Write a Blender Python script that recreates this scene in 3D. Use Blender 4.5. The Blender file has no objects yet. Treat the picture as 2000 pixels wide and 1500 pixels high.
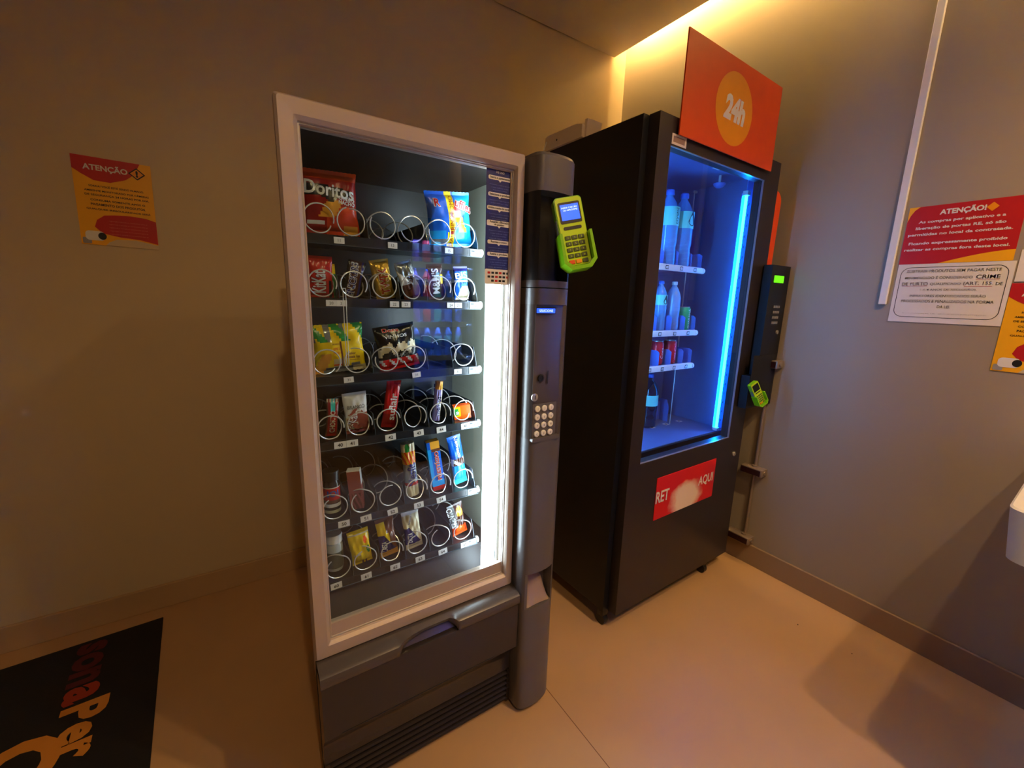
import bpy, bmesh, math, random
from mathutils import Vector, Matrix, Euler

C = bpy.context.scene.collection
SC = bpy.context.scene
R_ = math.radians
random.seed(7)

# ------------------------------------------------------------------ camera
cam_d = bpy.data.cameras.new('camera'); cam = bpy.data.objects.new('camera', cam_d); C.objects.link(cam)
RC = ((0.83691021, -0.0841983, 0.54082524), (-0.5465303, -0.18228569, 0.8173595), (0.02976441, -0.9796339, -0.19857369))
ax = [Vector([RC[j][i] for j in range(3)]) for i in range(3)]      # image right, image down, forward in world axes
rot = Matrix((ax[0], -ax[1], -ax[2])).transposed()
cam.matrix_world = Matrix.Translation((0, 0, 1.44)) @ rot.to_4x4()
cam_d.sensor_width = 36.0; cam_d.lens = 825.09 / 2000 * 36; cam_d.clip_start = 0.02
SC.camera = cam

# ------------------------------------------------------------------ world, light, exposure
SC.view_settings.view_transform = 'Standard'; SC.view_settings.look = 'None'
SC.view_settings.gamma = 1.0; SC.view_settings.use_curve_mapping = False
SC.view_settings.exposure = 0.75
w = bpy.data.worlds.new('world'); SC.world = w; w.use_nodes = True
w.node_tree.nodes['Background'].inputs[0].default_value = (0.30, 0.22, 0.16, 1)
w.node_tree.nodes['Background'].inputs[1].default_value = 0.02

E_DOWN = 48.0      # warm downlights
E_COVE = 210.0      # cove strip
E_TUBE = 17.0       # cold strip in the snack machine
E_BLUE = 50.0       # blue tube in the drinks machine
WARM = (1.0, 0.645, 0.31)

def lamp(name, loc, energy, color, size, spot=None, blend=.6, rot=(0, 0, 0)):
    if spot:
        d = bpy.data.lights.new(name, 'SPOT'); d.spot_size = R_(spot); d.spot_blend = blend; d.shadow_soft_size = size
    else:
        d = bpy.data.lights.new(name, 'AREA'); d.shape = 'DISK'; d.size = size
    d.energy = energy; d.color = color
    o = bpy.data.objects.new(name, d); C.objects.link(o); o.location = loc; o.rotation_euler = rot
    return o
DOWN = [((1.37, -0.68, 2.97), 1.0), ((1.37, -0.26, 2.97), 1.0), ((0.0, -0.9, 2.97), 0.72)]  # third one is added, unseen, tilted and narrowed to light the snack machine
for i, (p, k) in enumerate(DOWN):
    lamp('downlight_glow', p, E_DOWN * k, WARM, .035, spot=140 if i < 2 else 84, blend=.9, rot=(0, 0, 0) if i < 2 else (R_(42), 0, R_(-8)))

# ------------------------------------------------------------------ materials
def lin(c):
    c = c / 255.0
    return c / 12.92 if c <= .04045 else ((c + .055) / 1.055) ** 2.4
def rgb(c): return (lin(c[0]), lin(c[1]), lin(c[2]), 1)
MATS = {}
def mat(name, col, rough=.5, metal=0.0, var=.06, scale=18, bump=0.0, bscale=120, spec=.5, coat=0.0, emis=None, es=0.0, alpha=None):
    if name in MATS: return MATS[name]
    m = bpy.data.materials.new(name); m.use_nodes = True; MATS[name] = m
    n = m.node_tree.nodes; l = m.node_tree.links; b = n['Principled BSDF']
    tc = n.new('ShaderNodeTexCoord'); nz = n.new('ShaderNodeTexNoise'); nz.inputs['Scale'].default_value = scale; nz.inputs['Detail'].default_value = 3
    l.new(tc.outputs['Object'], nz.inputs['Vector'])
    mx = n.new('ShaderNodeMix'); mx.data_type = 'RGBA'
    c = rgb(col)
    mx.inputs[6].default_value = tuple(x * (1 - var) for x in c[:3]) + (1,)
    mx.inputs[7].default_value = tuple(min(1, x * (1 + var)) for x in c[:3]) + (1,)
    l.new(nz.outputs['Fac'], mx.inputs[0]); l.new(mx.outputs[2], b.inputs['Base Color'])
    b.inputs['Roughness'].default_value = rough; b.inputs['Metallic'].default_value = metal
    b.inputs['Specular IOR Level'].default_value = spec; b.inputs['Coat Weight'].default_value = coat
    if bump:
        nb = n.new('ShaderNodeTexNoise'); nb.inputs['Scale'].default_value = bscale
        l.new(tc.outputs['Object'], nb.inputs['Vector'])
        bp = n.new('ShaderNodeBump'); bp.inputs['Strength'].default_value = bump; bp.inputs['Distance'].default_value = .002
        l.new(nb.outputs['Fac'], bp.inputs['Height']); l.new(bp.outputs['Normal'], b.inputs['Normal'])
    if emis:
        b.inputs['Emission Color'].default_value = rgb(emis); b.inputs['Emission Strength'].default_value = es
    return m
def glass(name, tint=(255, 255, 255), ior=1.5, rough=0.0, mixt=None):
    m = bpy.data.materials.new(name); m.use_nodes = True; MATS[name] = m
    n = m.node_tree.nodes; l = m.node_tree.links; n.remove(n['Principled BSDF'])
    t = n.new('ShaderNodeBsdfTransparent'); t.inputs[0].default_value = rgb(tint)
    g = n.new('ShaderNodeBsdfGlossy'); g.inputs['Roughness'].default_value = rough
    f = n.new('ShaderNodeFresnel'); f.inputs[0].default_value = ior
    x = n.new('ShaderNodeMixShader'); ge = n.new('ShaderNodeNewGeometry'); mm = n.new('ShaderNodeMath'); mm.operation = 'SUBTRACT'; mm.inputs[0].default_value = 1
    l.new(ge.outputs['Backfacing'], mm.inputs[1]); m2 = n.new('ShaderNodeMath'); m2.operation = 'MULTIPLY'; l.new(f.outputs[0], m2.inputs[0]); l.new(mm.outputs[0], m2.inputs[1])
    l.new(m2.outputs[0], x.inputs[0]); l.new(t.outputs[0], x.inputs[1]); l.new(g.outputs[0], x.inputs[2])
    l.new(x.outputs[0], n['Material Output'].inputs[0])
    return m

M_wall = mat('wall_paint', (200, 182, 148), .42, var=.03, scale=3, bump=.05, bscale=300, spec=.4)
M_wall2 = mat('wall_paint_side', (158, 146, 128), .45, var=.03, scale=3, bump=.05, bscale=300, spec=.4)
M_ceil = mat('ceiling_paint', (232, 218, 188), .6, var=.02, scale=3)
M_base = mat('baseboard_stone', (150, 126, 100), .3, var=.05, scale=8)
M_silver = mat('door_silver', (176, 160, 148), .42, metal=.2, var=.04, scale=5)
M_alu = mat('aluminium', (190, 186, 180), .3, metal=.7, var=.05)
M_grey = mat('column_grey', (92, 88, 90), .33, metal=.1, var=.04, scale=6)
M_grey2 = mat('panel_grey', (78, 71, 69), .28, metal=.1, var=.04)
M_kick = mat('lower_panel_grey', (50, 44, 43), .22, metal=.15, var=.04)
M_cab = mat('cabinet_side_beige', (210, 190, 156), .45, var=.05)
M_dark = mat('dark_plastic', (20, 21, 24), .35, var=.2)
M_liner = mat('liner_dark', (25, 26, 28), .35, var=.1)
M_chute = mat('chute_brown', (34, 26, 26), .5, var=.1)
M_tray = mat('tray_plastic', (30, 34, 40), .3, var=.15)
M_trayg = mat('tray_grey', (120, 130, 136), .4)
M_div = mat('divider_plastic', (70, 80, 90), .15)
M_wire = mat('spiral_wire', (232, 230, 226), .25, metal=.35)
M_white = mat('white_plastic', (228, 228, 226), .35)
M_paper = mat('white_paper', (226, 224, 220), .6)
M_ink = mat('black_ink', (14, 14, 16), .5)
M_black = mat('machine_black', (13, 14, 18), .42, var=.2, scale=40)
M_blackf = mat('machine_black_front', (40, 33, 33), .38, var=.12, scale=40)
M_red = mat('red_print', (190, 24, 26), .4)
M_redp = mat('red_poster', (186, 22, 24), .45)
M_yel = mat('yellow_print', (244, 178, 10), .45)
M_orange = mat('orange_print', (222, 72, 4), .4)
M_amber = mat('amber_print', (236, 150, 8), .4)
M_navy = mat('navy_print', (26, 32, 104), .4)
M_lime = mat('lime_plastic', (128, 196, 12), .3)
M_limed = mat('lime_plastic_light', (190, 224, 20), .3)
M_key = mat('key_brown', (72, 84, 40), .4)
M_led = mat('cold_led_diffuser', (240, 248, 255), .5, emis=(226, 242, 255), es=E_TUBE)
M_blueled = mat('blue_led_tube', (180, 230, 255), .5, emis=(92, 184, 255), es=E_BLUE)
M_bluetube = mat('blue_tube_visible', (120, 220, 255), .5, emis=(14, 146, 255), es=E_BLUE)
M_lcd = mat('lcd_blue', (40, 80, 230), .3, emis=(36, 84, 255), es=1.1)
M_lcdt = mat('lcd_text', (190, 210, 255), .3, emis=(190, 210, 255), es=1.2)
M_lcdg = mat('lcd_green', (80, 220, 20), .3, emis=(96, 236, 10), es=.8)
M_tan = mat('cream_plastic', (232, 216, 190), .5)
M_bx = mat('conduit_grey', (140, 124, 112), .35, metal=.3)
M_bxr = mat('box_maroon', (48, 18, 18), .4)
M_binner = mat('drinks_liner', (92, 112, 168), .4)
M_bmetal = mat('perforated_metal', (110, 160, 230), .3, metal=.2)
M_glassA = glass('snack_window_glass', (240, 246, 246), 1.75)
M_glassB = glass('drinks_window_glass', (236, 240, 250), 1.4)
M_clear = glass('clear_plastic', (170, 200, 230), 1.45, .08)
M_flap = mat('flap_plastic', (96, 124, 210), .3)

# floor: large satin porcelain tiles with hairline joints
def floor_mat():
    m = bpy.data.materials.new('floor_porcelain'); m.use_nodes = True
    n = m.node_tree.nodes; l = m.node_tree.links; b = n['Principled BSDF']
    tc = n.new('ShaderNodeTexCoord'); mp = n.new('ShaderNodeMapping'); l.new(tc.outputs['Object'], mp.inputs[0])
    mp.inputs['Location'].default_value = (-.875, 10, 0)
    br = n.new('ShaderNodeTexBrick'); l.new(mp.outputs[0], br.inputs['Vector'])
    br.offset = 0; br.inputs['Scale'].default_value = 1.0
    br.inputs['Brick Width'].default_value = 9.0; br.inputs['Row Height'].default_value = 30.0
    br.inputs['Mortar Size'].default_value = .0016; br.inputs['Mortar Smooth'].default_value = .2
    br.inputs['Color1'].default_value = rgb((190, 154, 112)); br.inputs['Color2'].default_value = rgb((188, 152, 110)); br.inputs['Mortar'].default_value = rgb((120, 84, 56))
    nz = n.new('ShaderNodeTexNoise'); nz.inputs['Scale'].default_value = 2.5; nz.inputs['Detail'].default_value = 6; l.new(tc.outputs['Object'], nz.inputs[0])
    mx = n.new('ShaderNodeMix'); mx.data_type = 'RGBA'; mx.blend_type = 'MULTIPLY'; mx.inputs[0].default_value = .35
    cr = n.new('ShaderNodeValToRGB'); cr.color_ramp.elements[0].color = (.8, .8, .8, 1); cr.color_ramp.elements[0].position = .3; cr.color_ramp.elements[1].position = .7
    l.new(nz.outputs['Fac'], cr.inputs[0]); l.new(br.outputs[0], mx.inputs[6]); l.new(cr.outputs[0], mx.inputs[7]); l.new(mx.outputs[2], b.inputs['Base Color'])
    b.inputs['Roughness'].default_value = .38; b.inputs['Specular IOR Level'].default_value = .35
    return m
M_floor = floor_mat()

# ------------------------------------------------------------------ mesh helpers
WM = {}
TXT = {}
def text_geo(s, bold=0.0):
    k = (s, bold)
    if k in TXT: return TXT[k]
    cu = bpy.data.curves.new('t', 'FONT'); cu.body = s; cu.size = 1; cu.align_x = 'CENTER'; cu.offset = bold; cu.resolution_u = 3
    o = bpy.data.objects.new('t', cu); C.objects.link(o)
    dg = bpy.context.evaluated_depsgraph_get(); me = bpy.data.meshes.new_from_object(o.evaluated_get(dg))
    vs = [v.co.copy() for v in me.vertices]; fs = [tuple(p.vertices) for p in me.polygons]
    bpy.data.objects.remove(o); bpy.data.curves.remove(cu); bpy.data.meshes.remove(me)
    x0 = min(v.x for v in vs); x1 = max(v.x for v in vs); y0 = min(v.y for v in vs); y1 = max(v.y for v in vs)
    vs = [(v.x - (x0 + x1) / 2, v.y - (y0 + y1) / 2) for v in vs]
    TXT[k] = (vs, fs, x1 - x0, y1 - y0)
    return TXT[k]

def frame(o, x, y):
    x = Vector(x).normalized(); y = Vector(y).normalized(); z = x.cross(y)
    m = Matrix((x, y, z)).transposed().to_4x4(); m.translation = Vector(o); return m
def face_front(x, y, z): return frame((x, y, z), (1, 0, 0), (0, 0, 1))     # a sheet that faces -Y
def face_left(x, y, z): return frame((x, y, z), (0, -1, 0), (0, 0, 1))     # a sheet that faces -X

class MB:
    def __init__(s, M=None): s.v = []; s.f = []; s.m = []; s.mats = []; s.M = M or Matrix.Identity(4)
    def mi(s, m):
        if m not in s.mats: s.mats.append(m)
        return s.mats.index(m)
    def add(s, vs, fs, m, M=None):
        b = len(s.v); T = s.M @ M if M is not None else s.M
        s.v += [T @ Vector(p) for p in vs]
        ms = m if isinstance(m, list) else [m] * len(fs)
        for f, mm in zip(fs, ms): s.f.append(tuple(i + b for i in f)); s.m.append(s.mi(mm))
        return s
    def box(s, x0, x1, y0, y1, z0, z1, m, bev=0.0, seg=2, M=None):
        if bev <= 0:
            vs = [(x, y, z) for x in (x0, x1) for y in (y0, y1) for z in (z0, z1)]
            fs = [(0, 1, 3, 2), (4, 6, 7, 5), (0, 4, 5, 1), (2, 3, 7, 6), (0, 2, 6, 4), (1, 5, 7, 3)]
            return s.add(vs, fs, m, M)
        bm = bmesh.new(); bmesh.ops.create_cube(bm, size=1)
        for v in bm.verts: v.co = Vector(((x0 + x1) / 2 + v.co.x * (x1 - x0), (y0 + y1) / 2 + v.co.y * (y1 - y0), (z0 + z1) / 2 + v.co.z * (z1 - z0)))
        bmesh.ops.bevel(bm, geom=bm.edges[:], offset=bev, segments=seg, profile=.5, affect='EDGES')
        bm.verts.index_update()
        s.add([v.co.copy() for v in bm.verts], [tuple(v.index for v in f.verts) for f in bm.faces], m, M); bm.free(); return s
    def prism(s, pts, a0, a1, m, axis='z', M=None):
        n = len(pts)
        def P(p, a): return {'z': (p[0], p[1], a), 'y': (p[0], a, p[1]), 'x': (a, p[0], p[1])}[axis]
        vs = [P(p, a0) for p in pts] + [P(p, a1) for p in pts]
        fs = [tuple(range(n)), tuple(range(2 * n - 1, n - 1, -1))] + [(i, (i + 1) % n, n + (i + 1) % n, n + i) for i in range(n)]
        return s.add(vs, fs, m, M)
    def tube(s, pts, r, m, n=8, M=None, cap=True, closed=False):
        pts = [Vector(p) for p in pts]; N = len(pts); vs = []; prev = None
        for i, p in enumerate(pts):
            t = (pts[min(i + 1, N - 1)] - pts[max(i - 1, 0)]).normalized()
            a = prev if prev is not None else (Vector((0, 0, 1)) if abs(t.z) < .9 else Vector((1, 0, 0)))
            a = (a - t * a.dot(t)).normalized(); prev = a; b = t.cross(a)
            rr = r[i] if isinstance(r, (list, tuple)) else r
            vs += [p + (a * math.cos(2 * math.pi * k / n) + b * math.sin(2 * math.pi * k / n)) * rr for k in range(n)]
        fs = [(i * n + k, i * n + (k + 1) % n, (i + 1) * n + (k + 1) % n, (i + 1) * n + k) for i in range(N - 1) for k in range(n)]
        if cap: fs += [tuple(range(n - 1, -1, -1)), tuple((N - 1) * n + k for k in range(n))]
        return s.add(vs, fs, m, M)
    def lathe(s, prof, m, n=24, M=None, c=(0, 0, 0)):
        vs = []; fs = []; ms = []
        for r, z in prof: vs += [(c[0] + r * math.cos(2 * math.pi * k / n), c[1] + r * math.sin(2 * math.pi * k / n), c[2] + z) for k in range(n)]
        for i in range(len(prof) - 1):
            for k in range(n):
                fs.append((i * n + k, i * n + (k + 1) % n, (i + 1) * n + (k + 1) % n, (i + 1) * n + k)); ms.append(m[i] if isinstance(m, list) else m)
        if prof[0][0] > 1e-6: fs.append(tuple(range(n - 1, -1, -1))); ms.append(m[0] if isinstance(m, list) else m)
        if prof[-1][0] > 1e-6: fs.append(tuple((len(prof) - 1) * n + k for k in range(n))); ms.append(m[-1] if isinstance(m, list) else m)
        return s.add(vs, fs, ms, M)
    # flat print helpers: M maps (x right, y up, z out of the sheet)
    def poly(s, pts, m, M, off=.0006): return s.add([(p[0], p[1], off) for p in pts], [tuple(range(len(pts)))], m, M)
    def disc(s, cx, cy, rx, ry, m, M, off=.0006, n=40): return s.poly([(cx + rx * math.cos(2 * math.pi * k / n), cy + ry * math.sin(2 * math.pi * k / n)) for k in range(n)], m, M, off)
    def rrect(s, x0, x1, y0, y1, r, m, M, off=.0006, n=6):
        return s.poly(rr(x0, x1, y0, y1, r, n), m, M, off)
    def text(s, t, cx, cy, m, M, w=None, h=None, off=.0012, rot=0.0, bold=0.0, surf=None, shear=0.0):
        vs, fs, tw, th = text_geo(t, bold)
        if w is None: sx = sy = h / th
        elif h is None: sx = sy = w / tw
        else: sx = w / tw; sy = h / th
        c, q = math.cos(rot), math.sin(rot); out = []
        for x, y in vs:
            x = (x + shear * y) * sx; y *= sy; X = cx + x * c - y * q; Y = cy + x * q + y * c
            out.append((X, Y, off + (surf(X, Y) if surf else 0)))
        return s.add(out, fs, m, M)
    def build(s, name, parent=None, bev=None, kind=None, smooth=True):
        me = bpy.data.meshes.new(name)
        P = WM.get(parent.name, Matrix.Identity(4)) if parent else Matrix.Identity(4)
        inv = P.inverted()
        me.from_pydata([inv @ v for v in s.v], [], s.f)
        for m in s.mats: me.materials.append(m)
        me.polygons.foreach_set('material_index', s.m)
        if smooth:
            me.polygons.foreach_set('use_smooth', [True] * len(me.polygons)); me.update()
            me.set_sharp_from_angle(angle=R_(32))
        me.update()
        o = bpy.data.objects.new(name, me); C.objects.link(o)
        if parent: o.parent = parent; WM[o.name] = P
        if kind: o['kind'] = kind
        if bev:
            b = o.modifiers.new('bevel', 'BEVEL'); b.width = bev; b.segments = 2; b.limit_method = 'ANGLE'; b.angle_limit = R_(50)
        return o
def rr(x0, x1, y0, y1, r, n=6):
    pts = []
    for cx, cy, a in ((x1 - r, y1 - r, 0), (x0 + r, y1 - r, 90), (x0 + r, y0 + r, 180), (x1 - r, y0 + r, 270)):
        pts += [(cx + r * math.cos(R_(a + 90 * k / n)), cy + r * math.sin(R_(a + 90 * k / n))) for k in range(n + 1)]
    return pts
def thing(name, label, cat, loc=(0, 0, 0), rot=(0, 0, 0), group=None):
    o = bpy.data.objects.new(name, None); C.objects.link(o); o.location = loc; o.rotation_euler = rot
    o.empty_display_size = .05
    WM[o.name] = Matrix.Translation(loc) @ Euler(rot).to_matrix().to_4x4()
    tag(o, label, cat, group); return o
def tag(o, label, cat, group=None):
    o['label'] = label; o['category'] = cat
    if group: o['group'] = group
    return o
def copy_tree(o, parent=None):
    c = o.copy(); C.objects.link(c); c.parent = parent
    for ch in o.children: copy_tree(ch, c)
    return c
def local(t): return WM[t.name]

# ------------------------------------------------------------------ the room
XR, YW, H = 2.35, 2.29, 3.0
MB().box(-2.0, XR + .1, -2.6, YW + .1, -.05, 0, M_floor).build('floor', kind='structure')
MB().box(-2.1, XR + .1, YW, YW + .1, 0, 3.3, M_wall).build('wall_left', kind='structure')
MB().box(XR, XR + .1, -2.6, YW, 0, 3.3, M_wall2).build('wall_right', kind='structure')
MB().box(-2.1, XR + .1, -2.7, -2.6, 0, 3.3, M_wall).build('wall_back', kind='structure')
MB().box(-2.1, -2.0, -2.6, YW, 0, 3.3, M_wall).build('wall_far_left', kind='structure')
MB().box(-2.0, 2.23, -2.6, YW - .012, H, H + .03, M_ceil).build('ceiling', kind='structure')
MB().box(-2.0, XR, -2.6, YW, 3.22, 3.25, M_ceil).build('ceiling_recess', kind='structure')
MB().box(-2.0, 1.95, YW - .016, YW, 0, .111, mat('baseboard_beige', (186, 156, 116), .22, var=.05, scale=8)).build('baseboard_left', bev=.002, kind='structure')
MB().box(XR - .014, XR, -2.6, YW, 0, .116, M_base).build('baseboard_right', bev=.002, kind='structure')
# cove strip lying on the slab, throwing warm light at the wall
strip = thing('cove_light_strip', 'warm light strip hidden in the ceiling slot along the right wall', 'light strip', (2.19, 0, H + .03))
M_cove = mat('cove_strip', (255, 220, 150), .5, emis=(255, 210, 134), es=E_COVE)
MB().box(2.16, 2.23, -2.3, YW - .03, H + .0305, H + .15, M_alu).build('strip_bracket', strip)
MB().box(2.205, 2.232, -2.3, YW - .03, H + .15, H + .175, M_alu).build('strip_channel', strip)
MB().box(2.2325, 2.236, -2.3, YW - .03, H + .155, H + .170, M_cove).build('strip_diffuser', strip)
for p, k in DOWN:
    t = thing('downlight', {-.68: 'round warm ceiling downlight over the room, nearer the back of the three', -.26: 'round warm ceiling downlight over the room, nearest the vending machines', -.9: 'unseen warm downlight added behind the camera, tilted at the snack machine'}[p[1]], 'downlight', (p[0], p[1], H), group='ceiling downlights')
    MB().lathe([(.055, -.004), (.055, -.012), (.045, -.012), (.042, -.004)], M_white, c=(p[0], p[1], H)).build('trim_ring', t)

# ------------------------------------------------------------------ snack machine
YA = 1.05
A = thing('snack_vending_machine', 'tall grey snack vending machine with lit glass door and rounded payment column', 'vending machine', (.42, 1.45, 0))
b = MB()
b.box(.1495, .1535, 1.10, 1.525, .03, 1.815, M_cab)
b.box(.1535, .870, 1.10, 1.525, 1.80, 1.815, M_cab)
b.box(.855, .870, 1.10, 1.525, .03, 1.80, M_cab)
b.box(.1535, .855, 1.510, 1.525, .03, 1.80, M_cab)
b.box(.1535, .855, 1.10, 1.510, .03, .05, M_cab)
b.build('cabinet', A)
b = MB(); b.box(.1536, .1545, 1.092, 1.508, .52, 1.799, M_liner)
b.box(.1545, .708, 1.500, 1.508, .52, 1.799, M_liner); b.box(.1545, .708, 1.092, 1.500, 1.79, 1.799, M_liner)
b.build('inner_liner', A)
MB().box(.708, .716, 1.092, 1.508, .52, 1.799, mat('liner_side_metal', (168, 168, 150), .35, metal=.2)).build('inner_side_panel', A)
b = MB(); b.box(.1545, .708, 1.092, 1.50, .52, .535, M_chute)
b.prism([(1.13, .535), (1.50, .535), (1.50, .60), (1.17, .60)], .1545, .708, M_chute, 'x')
b.build('delivery_floor', A)
MB().box(.110, .1535, 1.076, 1.10, .03, 1.824, M_dark).build('door_gasket', A)
for x in (.18, .82):
    for y in (1.14, 1.48): MB().lathe([(.02, 0), (.02, .012), (.012, .012), (.012, .03)], M_dark, c=(x, y, 0)).build('foot', A)

def ring_frame(b, rings, m):
    """rings: list of (x0,x1,z0,z1,y,r) joined into a moulded frame"""
    loops = []
    for x0, x1, z0, z1, y, r in rings: loops.append([(p[0], y, p[1]) for p in rr(x0, x1, z0, z1, r, 4)])
    n = len(loops[0]); vs = [p for L in loops for p in L]; fs = []
    for i in range(len(loops) - 1):
        for k in range(n): fs.append((i * n + k, i * n + (k + 1) % n, (i + 1) * n + (k + 1) % n, (i + 1) * n + k))
    b.add(vs, fs, m)
b = MB()
ring_frame(b, [(.105, .7185, .491, 1.832, 1.074, .004), (.105, .7185, .491, 1.832, 1.056, .004), (.110, .714, .496, 1.827, 1.048, .006), (.138, .694, .526, 1.797, 1.050, .004),
               (.146, .689, .534, 1.789, 1.058, .003), (.147, .688, .535, 1.788, 1.0635, .002)], M_silver)
b.build('door_frame', A)
b = MB()
ring_frame(b, [(.147, .688, .535, 1.788, 1.0635, .002), (.150, .685, .539, 1.785, 1.0635, .002), (.1505, .6845, .5395, 1.7845, 1.0665, .002)], M_alu)
ring_frame(b, [(.1505, .6845, .5395, 1.7845, 1.0665, .002), (.1525, .6825, .575, 1.7825, 1.0675, .002), (.1525, .6825, .575, 1.7825, 1.086, .002)], M_silver)
b.build('window_trim', A)
MB().box(.1525, .6825, 1.0735, 1.0765, .575, 1.7825, M_glassA).build('window_glass', A)
# light diffuser behind the glass
b = MB(); b.prism([(.618, 1.088), (.632, 1.082), (.664, 1.082), (.672, 1.092)], .560, 1.785, M_led, 'z'); b.build('light_tube', A)
MB().box(.674, .700, 1.084, 1.090, .545, 1.785, M_alu).build('inner_door_strip', A)

# instruction label on the glass
M1 = face_front(.650, 1.0728, 1.638)
b = MB(); b.rrect(-.0435, .0435, -.160, .158, .004, M_navy, M1, .0002)
b.rrect(-.0435, .0435, -.160, -.118, .004, M_paper, M1, .0005)
b.text('INFORMAÇÕES', 0, .150, M_paper, M1, w=.052); b.text('DE USO', 0, .139, M_paper, M1, w=.026)
for y, t in ((.124, 'Insira o pagamento'), (.081, 'Selecione o produto'), (.046, 'Digite a senha do cartão'), (.006, 'Aguarde a liberação do produto'), (-.044, 'Resgate o troco'), (-.077, 'Retire o produto')):
    wd = .037 if len(t) < 24 else .040; hh = .0052 if y != .006 else .0075
    b.rrect(-wd, wd, y - hh, y + hh, .004, M_paper, M1, .0005)
    b.poly([(-.005, y - hh), (0, y - hh - .005), (.005, y - hh)], M_paper, M1, .0005)
    if y == .006:
        b.text('Aguarde a liberação', 0, y + .0033, M_ink, M1, w=.062, bold=.02); b.text('do produto', 0, y - .0035, M_ink, M1, w=.032, bold=.02)
    else: b.text(t, 0, y, M_ink, M1, w=min(wd * 1.8, .0035 * len(t)), bold=.02)
M_navyt = mat('navy_text', (120, 130, 190), .5)
for y, n in ((.106, 3), (.066, 3), (.030, 3), (-.014, 4), (-.060, 2), (-.092, 4)):
    for i in range(n):
        b.text(('Pressione a tecla e aguarde', 'o visor confirmar o valor', 'da sua compra no teclado', 'antes de retirar o item')[i], 0, y - i * .0068, M_navyt, M1, w=.066 - .01 * ((i * 7) % 3), h=.0032)
for r in range(3):
    for q in range(6 if r < 2 else 4): b.rrect(-.035 + q * .0125 + (r == 2) * .012, -.026 + q * .0125 + (r == 2) * .012, -.131 - r * .011, -.125 - r * .011, .001, M_ink if (q + r) % 3 else M_red, M1, .0008)
b.build('instruction_label', A)

# lower front: ledge with scooped handle, sloping drawer face and vent fins
def lower_panel():
    b = MB(); xs = [.108 + (.7215 - .108) * i / 96 for i in range(97)]
    prof = [(1.092, .4905), (1.050, .4895), (1.012, .480), (1.004, .474), (1.001, .466), (1.003, .446), (1.0045, .4435), (1.012, .442)]
    vs = []; n = len(prof)
    for x in xs:
        u = (x - .318) / (.498 - .318); s_ = math.sin(math.pi * min(1, max(0, u))) ** .45 if 0 < u < 1 else 0
        if u > .5 and 0 < u < 1: s_ = min(1, (1 - u) * 7) ** .6
        for j, (y, z) in enumerate(prof):
            k = (0, 0, .25, .55, .8, 1, 1, 1)[j]
            vs.append((x, y + .022 * s_ * k, z + .029 * s_ * k))
    fs = [(i * n + j, i * n + j + 1, (i + 1) * n + j + 1, (i + 1) * n + j) for i in range(96) for j in range(n - 1)]
    b.add(vs, fs, M_grey2)
    return b
lower_panel().build('handle_ledge', A)
b = MB()
pr = [(1.060, .445), (1.034, .445), (1.018, .444), (1.010, .440), (1.012, .272), (1.020, .262), (1.047, .222), (1.050, .205), (1.052, .150), (1.090, .150), (1.090, .445)]
b.prism(pr, .110, .7205, M_kick, 'x'); b.build('drawer_front', A)
b = MB(); b.prism([(1.052, .436), (1.030, .437), (1.024, .446), (1.034, .462), (1.045, .490), (1.052, .490)], .285, .505, M_grey2, 'x'); b.build('handle_recess', A)
b = MB(); b.box(.150, .640, 1.0108, 1.0125, .2745, .2765, M_dark); b.build('drawer_groove', A)
b = MB(); b.box(.112, .7185, 1.062, 1.0755, .018, .150, M_dark)
for i in range(6):
    z = .030 + i * .021
    b.prism([(1.047, z), (1.050, z + .006), (1.075, z + .010), (1.075, z + .004)], .114, .7175, M_kick, 'x')
b.box(.112, .122, 1.048, 1.075, .018, .150, M_kick); b.box(.7085, .7185, 1.048, 1.075, .018, .150, M_kick)
b.build('vent_grille', A)

# payment column
def plan(cut=0.0, cx0=.735, cx1=.846):
    """plan outline of the column; cut pushes the front back by that depth between cx0 and cx1"""
    f = [(.7225, 1.098), (.7225, 1.030), (.7235, 1.012), (.7275, 1.001), (.7335, .9945)]
    if cut: f += [(cx0 + .001, .9935), (cx0 + .003, .9935 + cut), (cx1 - .002, .9935 + cut), (cx1, .9985)]
    else: f += [(.744, .9895), (.762, .9865), (.790, .9850), (.815, .9875), (.8355, .9930)]
    f += [(.850, 1.000), (.860, 1.008), (.868, 1.018), (.8725, 1.030), (.8735, 1.045), (.8735, 1.098)]
    return f
b = MB()
b.prism(plan(), .020, .420, M_grey); b.prism(plan(.045, .742, .8465), .420, .552, M_grey); b.prism(plan(), .552, 1.018, M_grey)
b.prism(plan(.006, .731, .8365), 1.018, 1.425, M_grey2); b.prism(plan(), 1.425, 1.471, M_grey)
b.prism(plan(), 1.4735, 1.493, M_grey); b.prism(plan(.05, .733, .8465), 1.493, 1.732, M_dark); b.prism(plan(), 1.732, 1.818, M_grey)
pl = plan(); top = [(.80 + (x - .80) * .96, 1.05 + (y - 1.05) * .9) for x, y in pl]
b.prism(pl, 1.818, 1.822, M_grey)
n = len(pl); b.add([(x, y, 1.822) for x, y in pl] + [(x, y, 1.831) for x, y in top], [(i, (i + 1) % n, n + (i + 1) % n, n + i) for i in range(n)] + [tuple(n + i for i in range(n))], M_grey)
cg = []; cf = []
for i in range(17):
    x = .7455 + (.8435 - .7455) * i / 16; e = math.sqrt(max(0, 1 - ((x - .7945) / .0492) ** 2))
    for j in range(9):
        q = j / 8; cg.append((x, .9955 + .043 * q ** .8, .423 + (.012 + .085 * e) * q - .006 * (1 - e)))
cf = [(i * 9 + j, (i + 1) * 9 + j, (i + 1) * 9 + j + 1, i * 9 + j + 1) for i in range(16) for j in range(8)]
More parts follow.
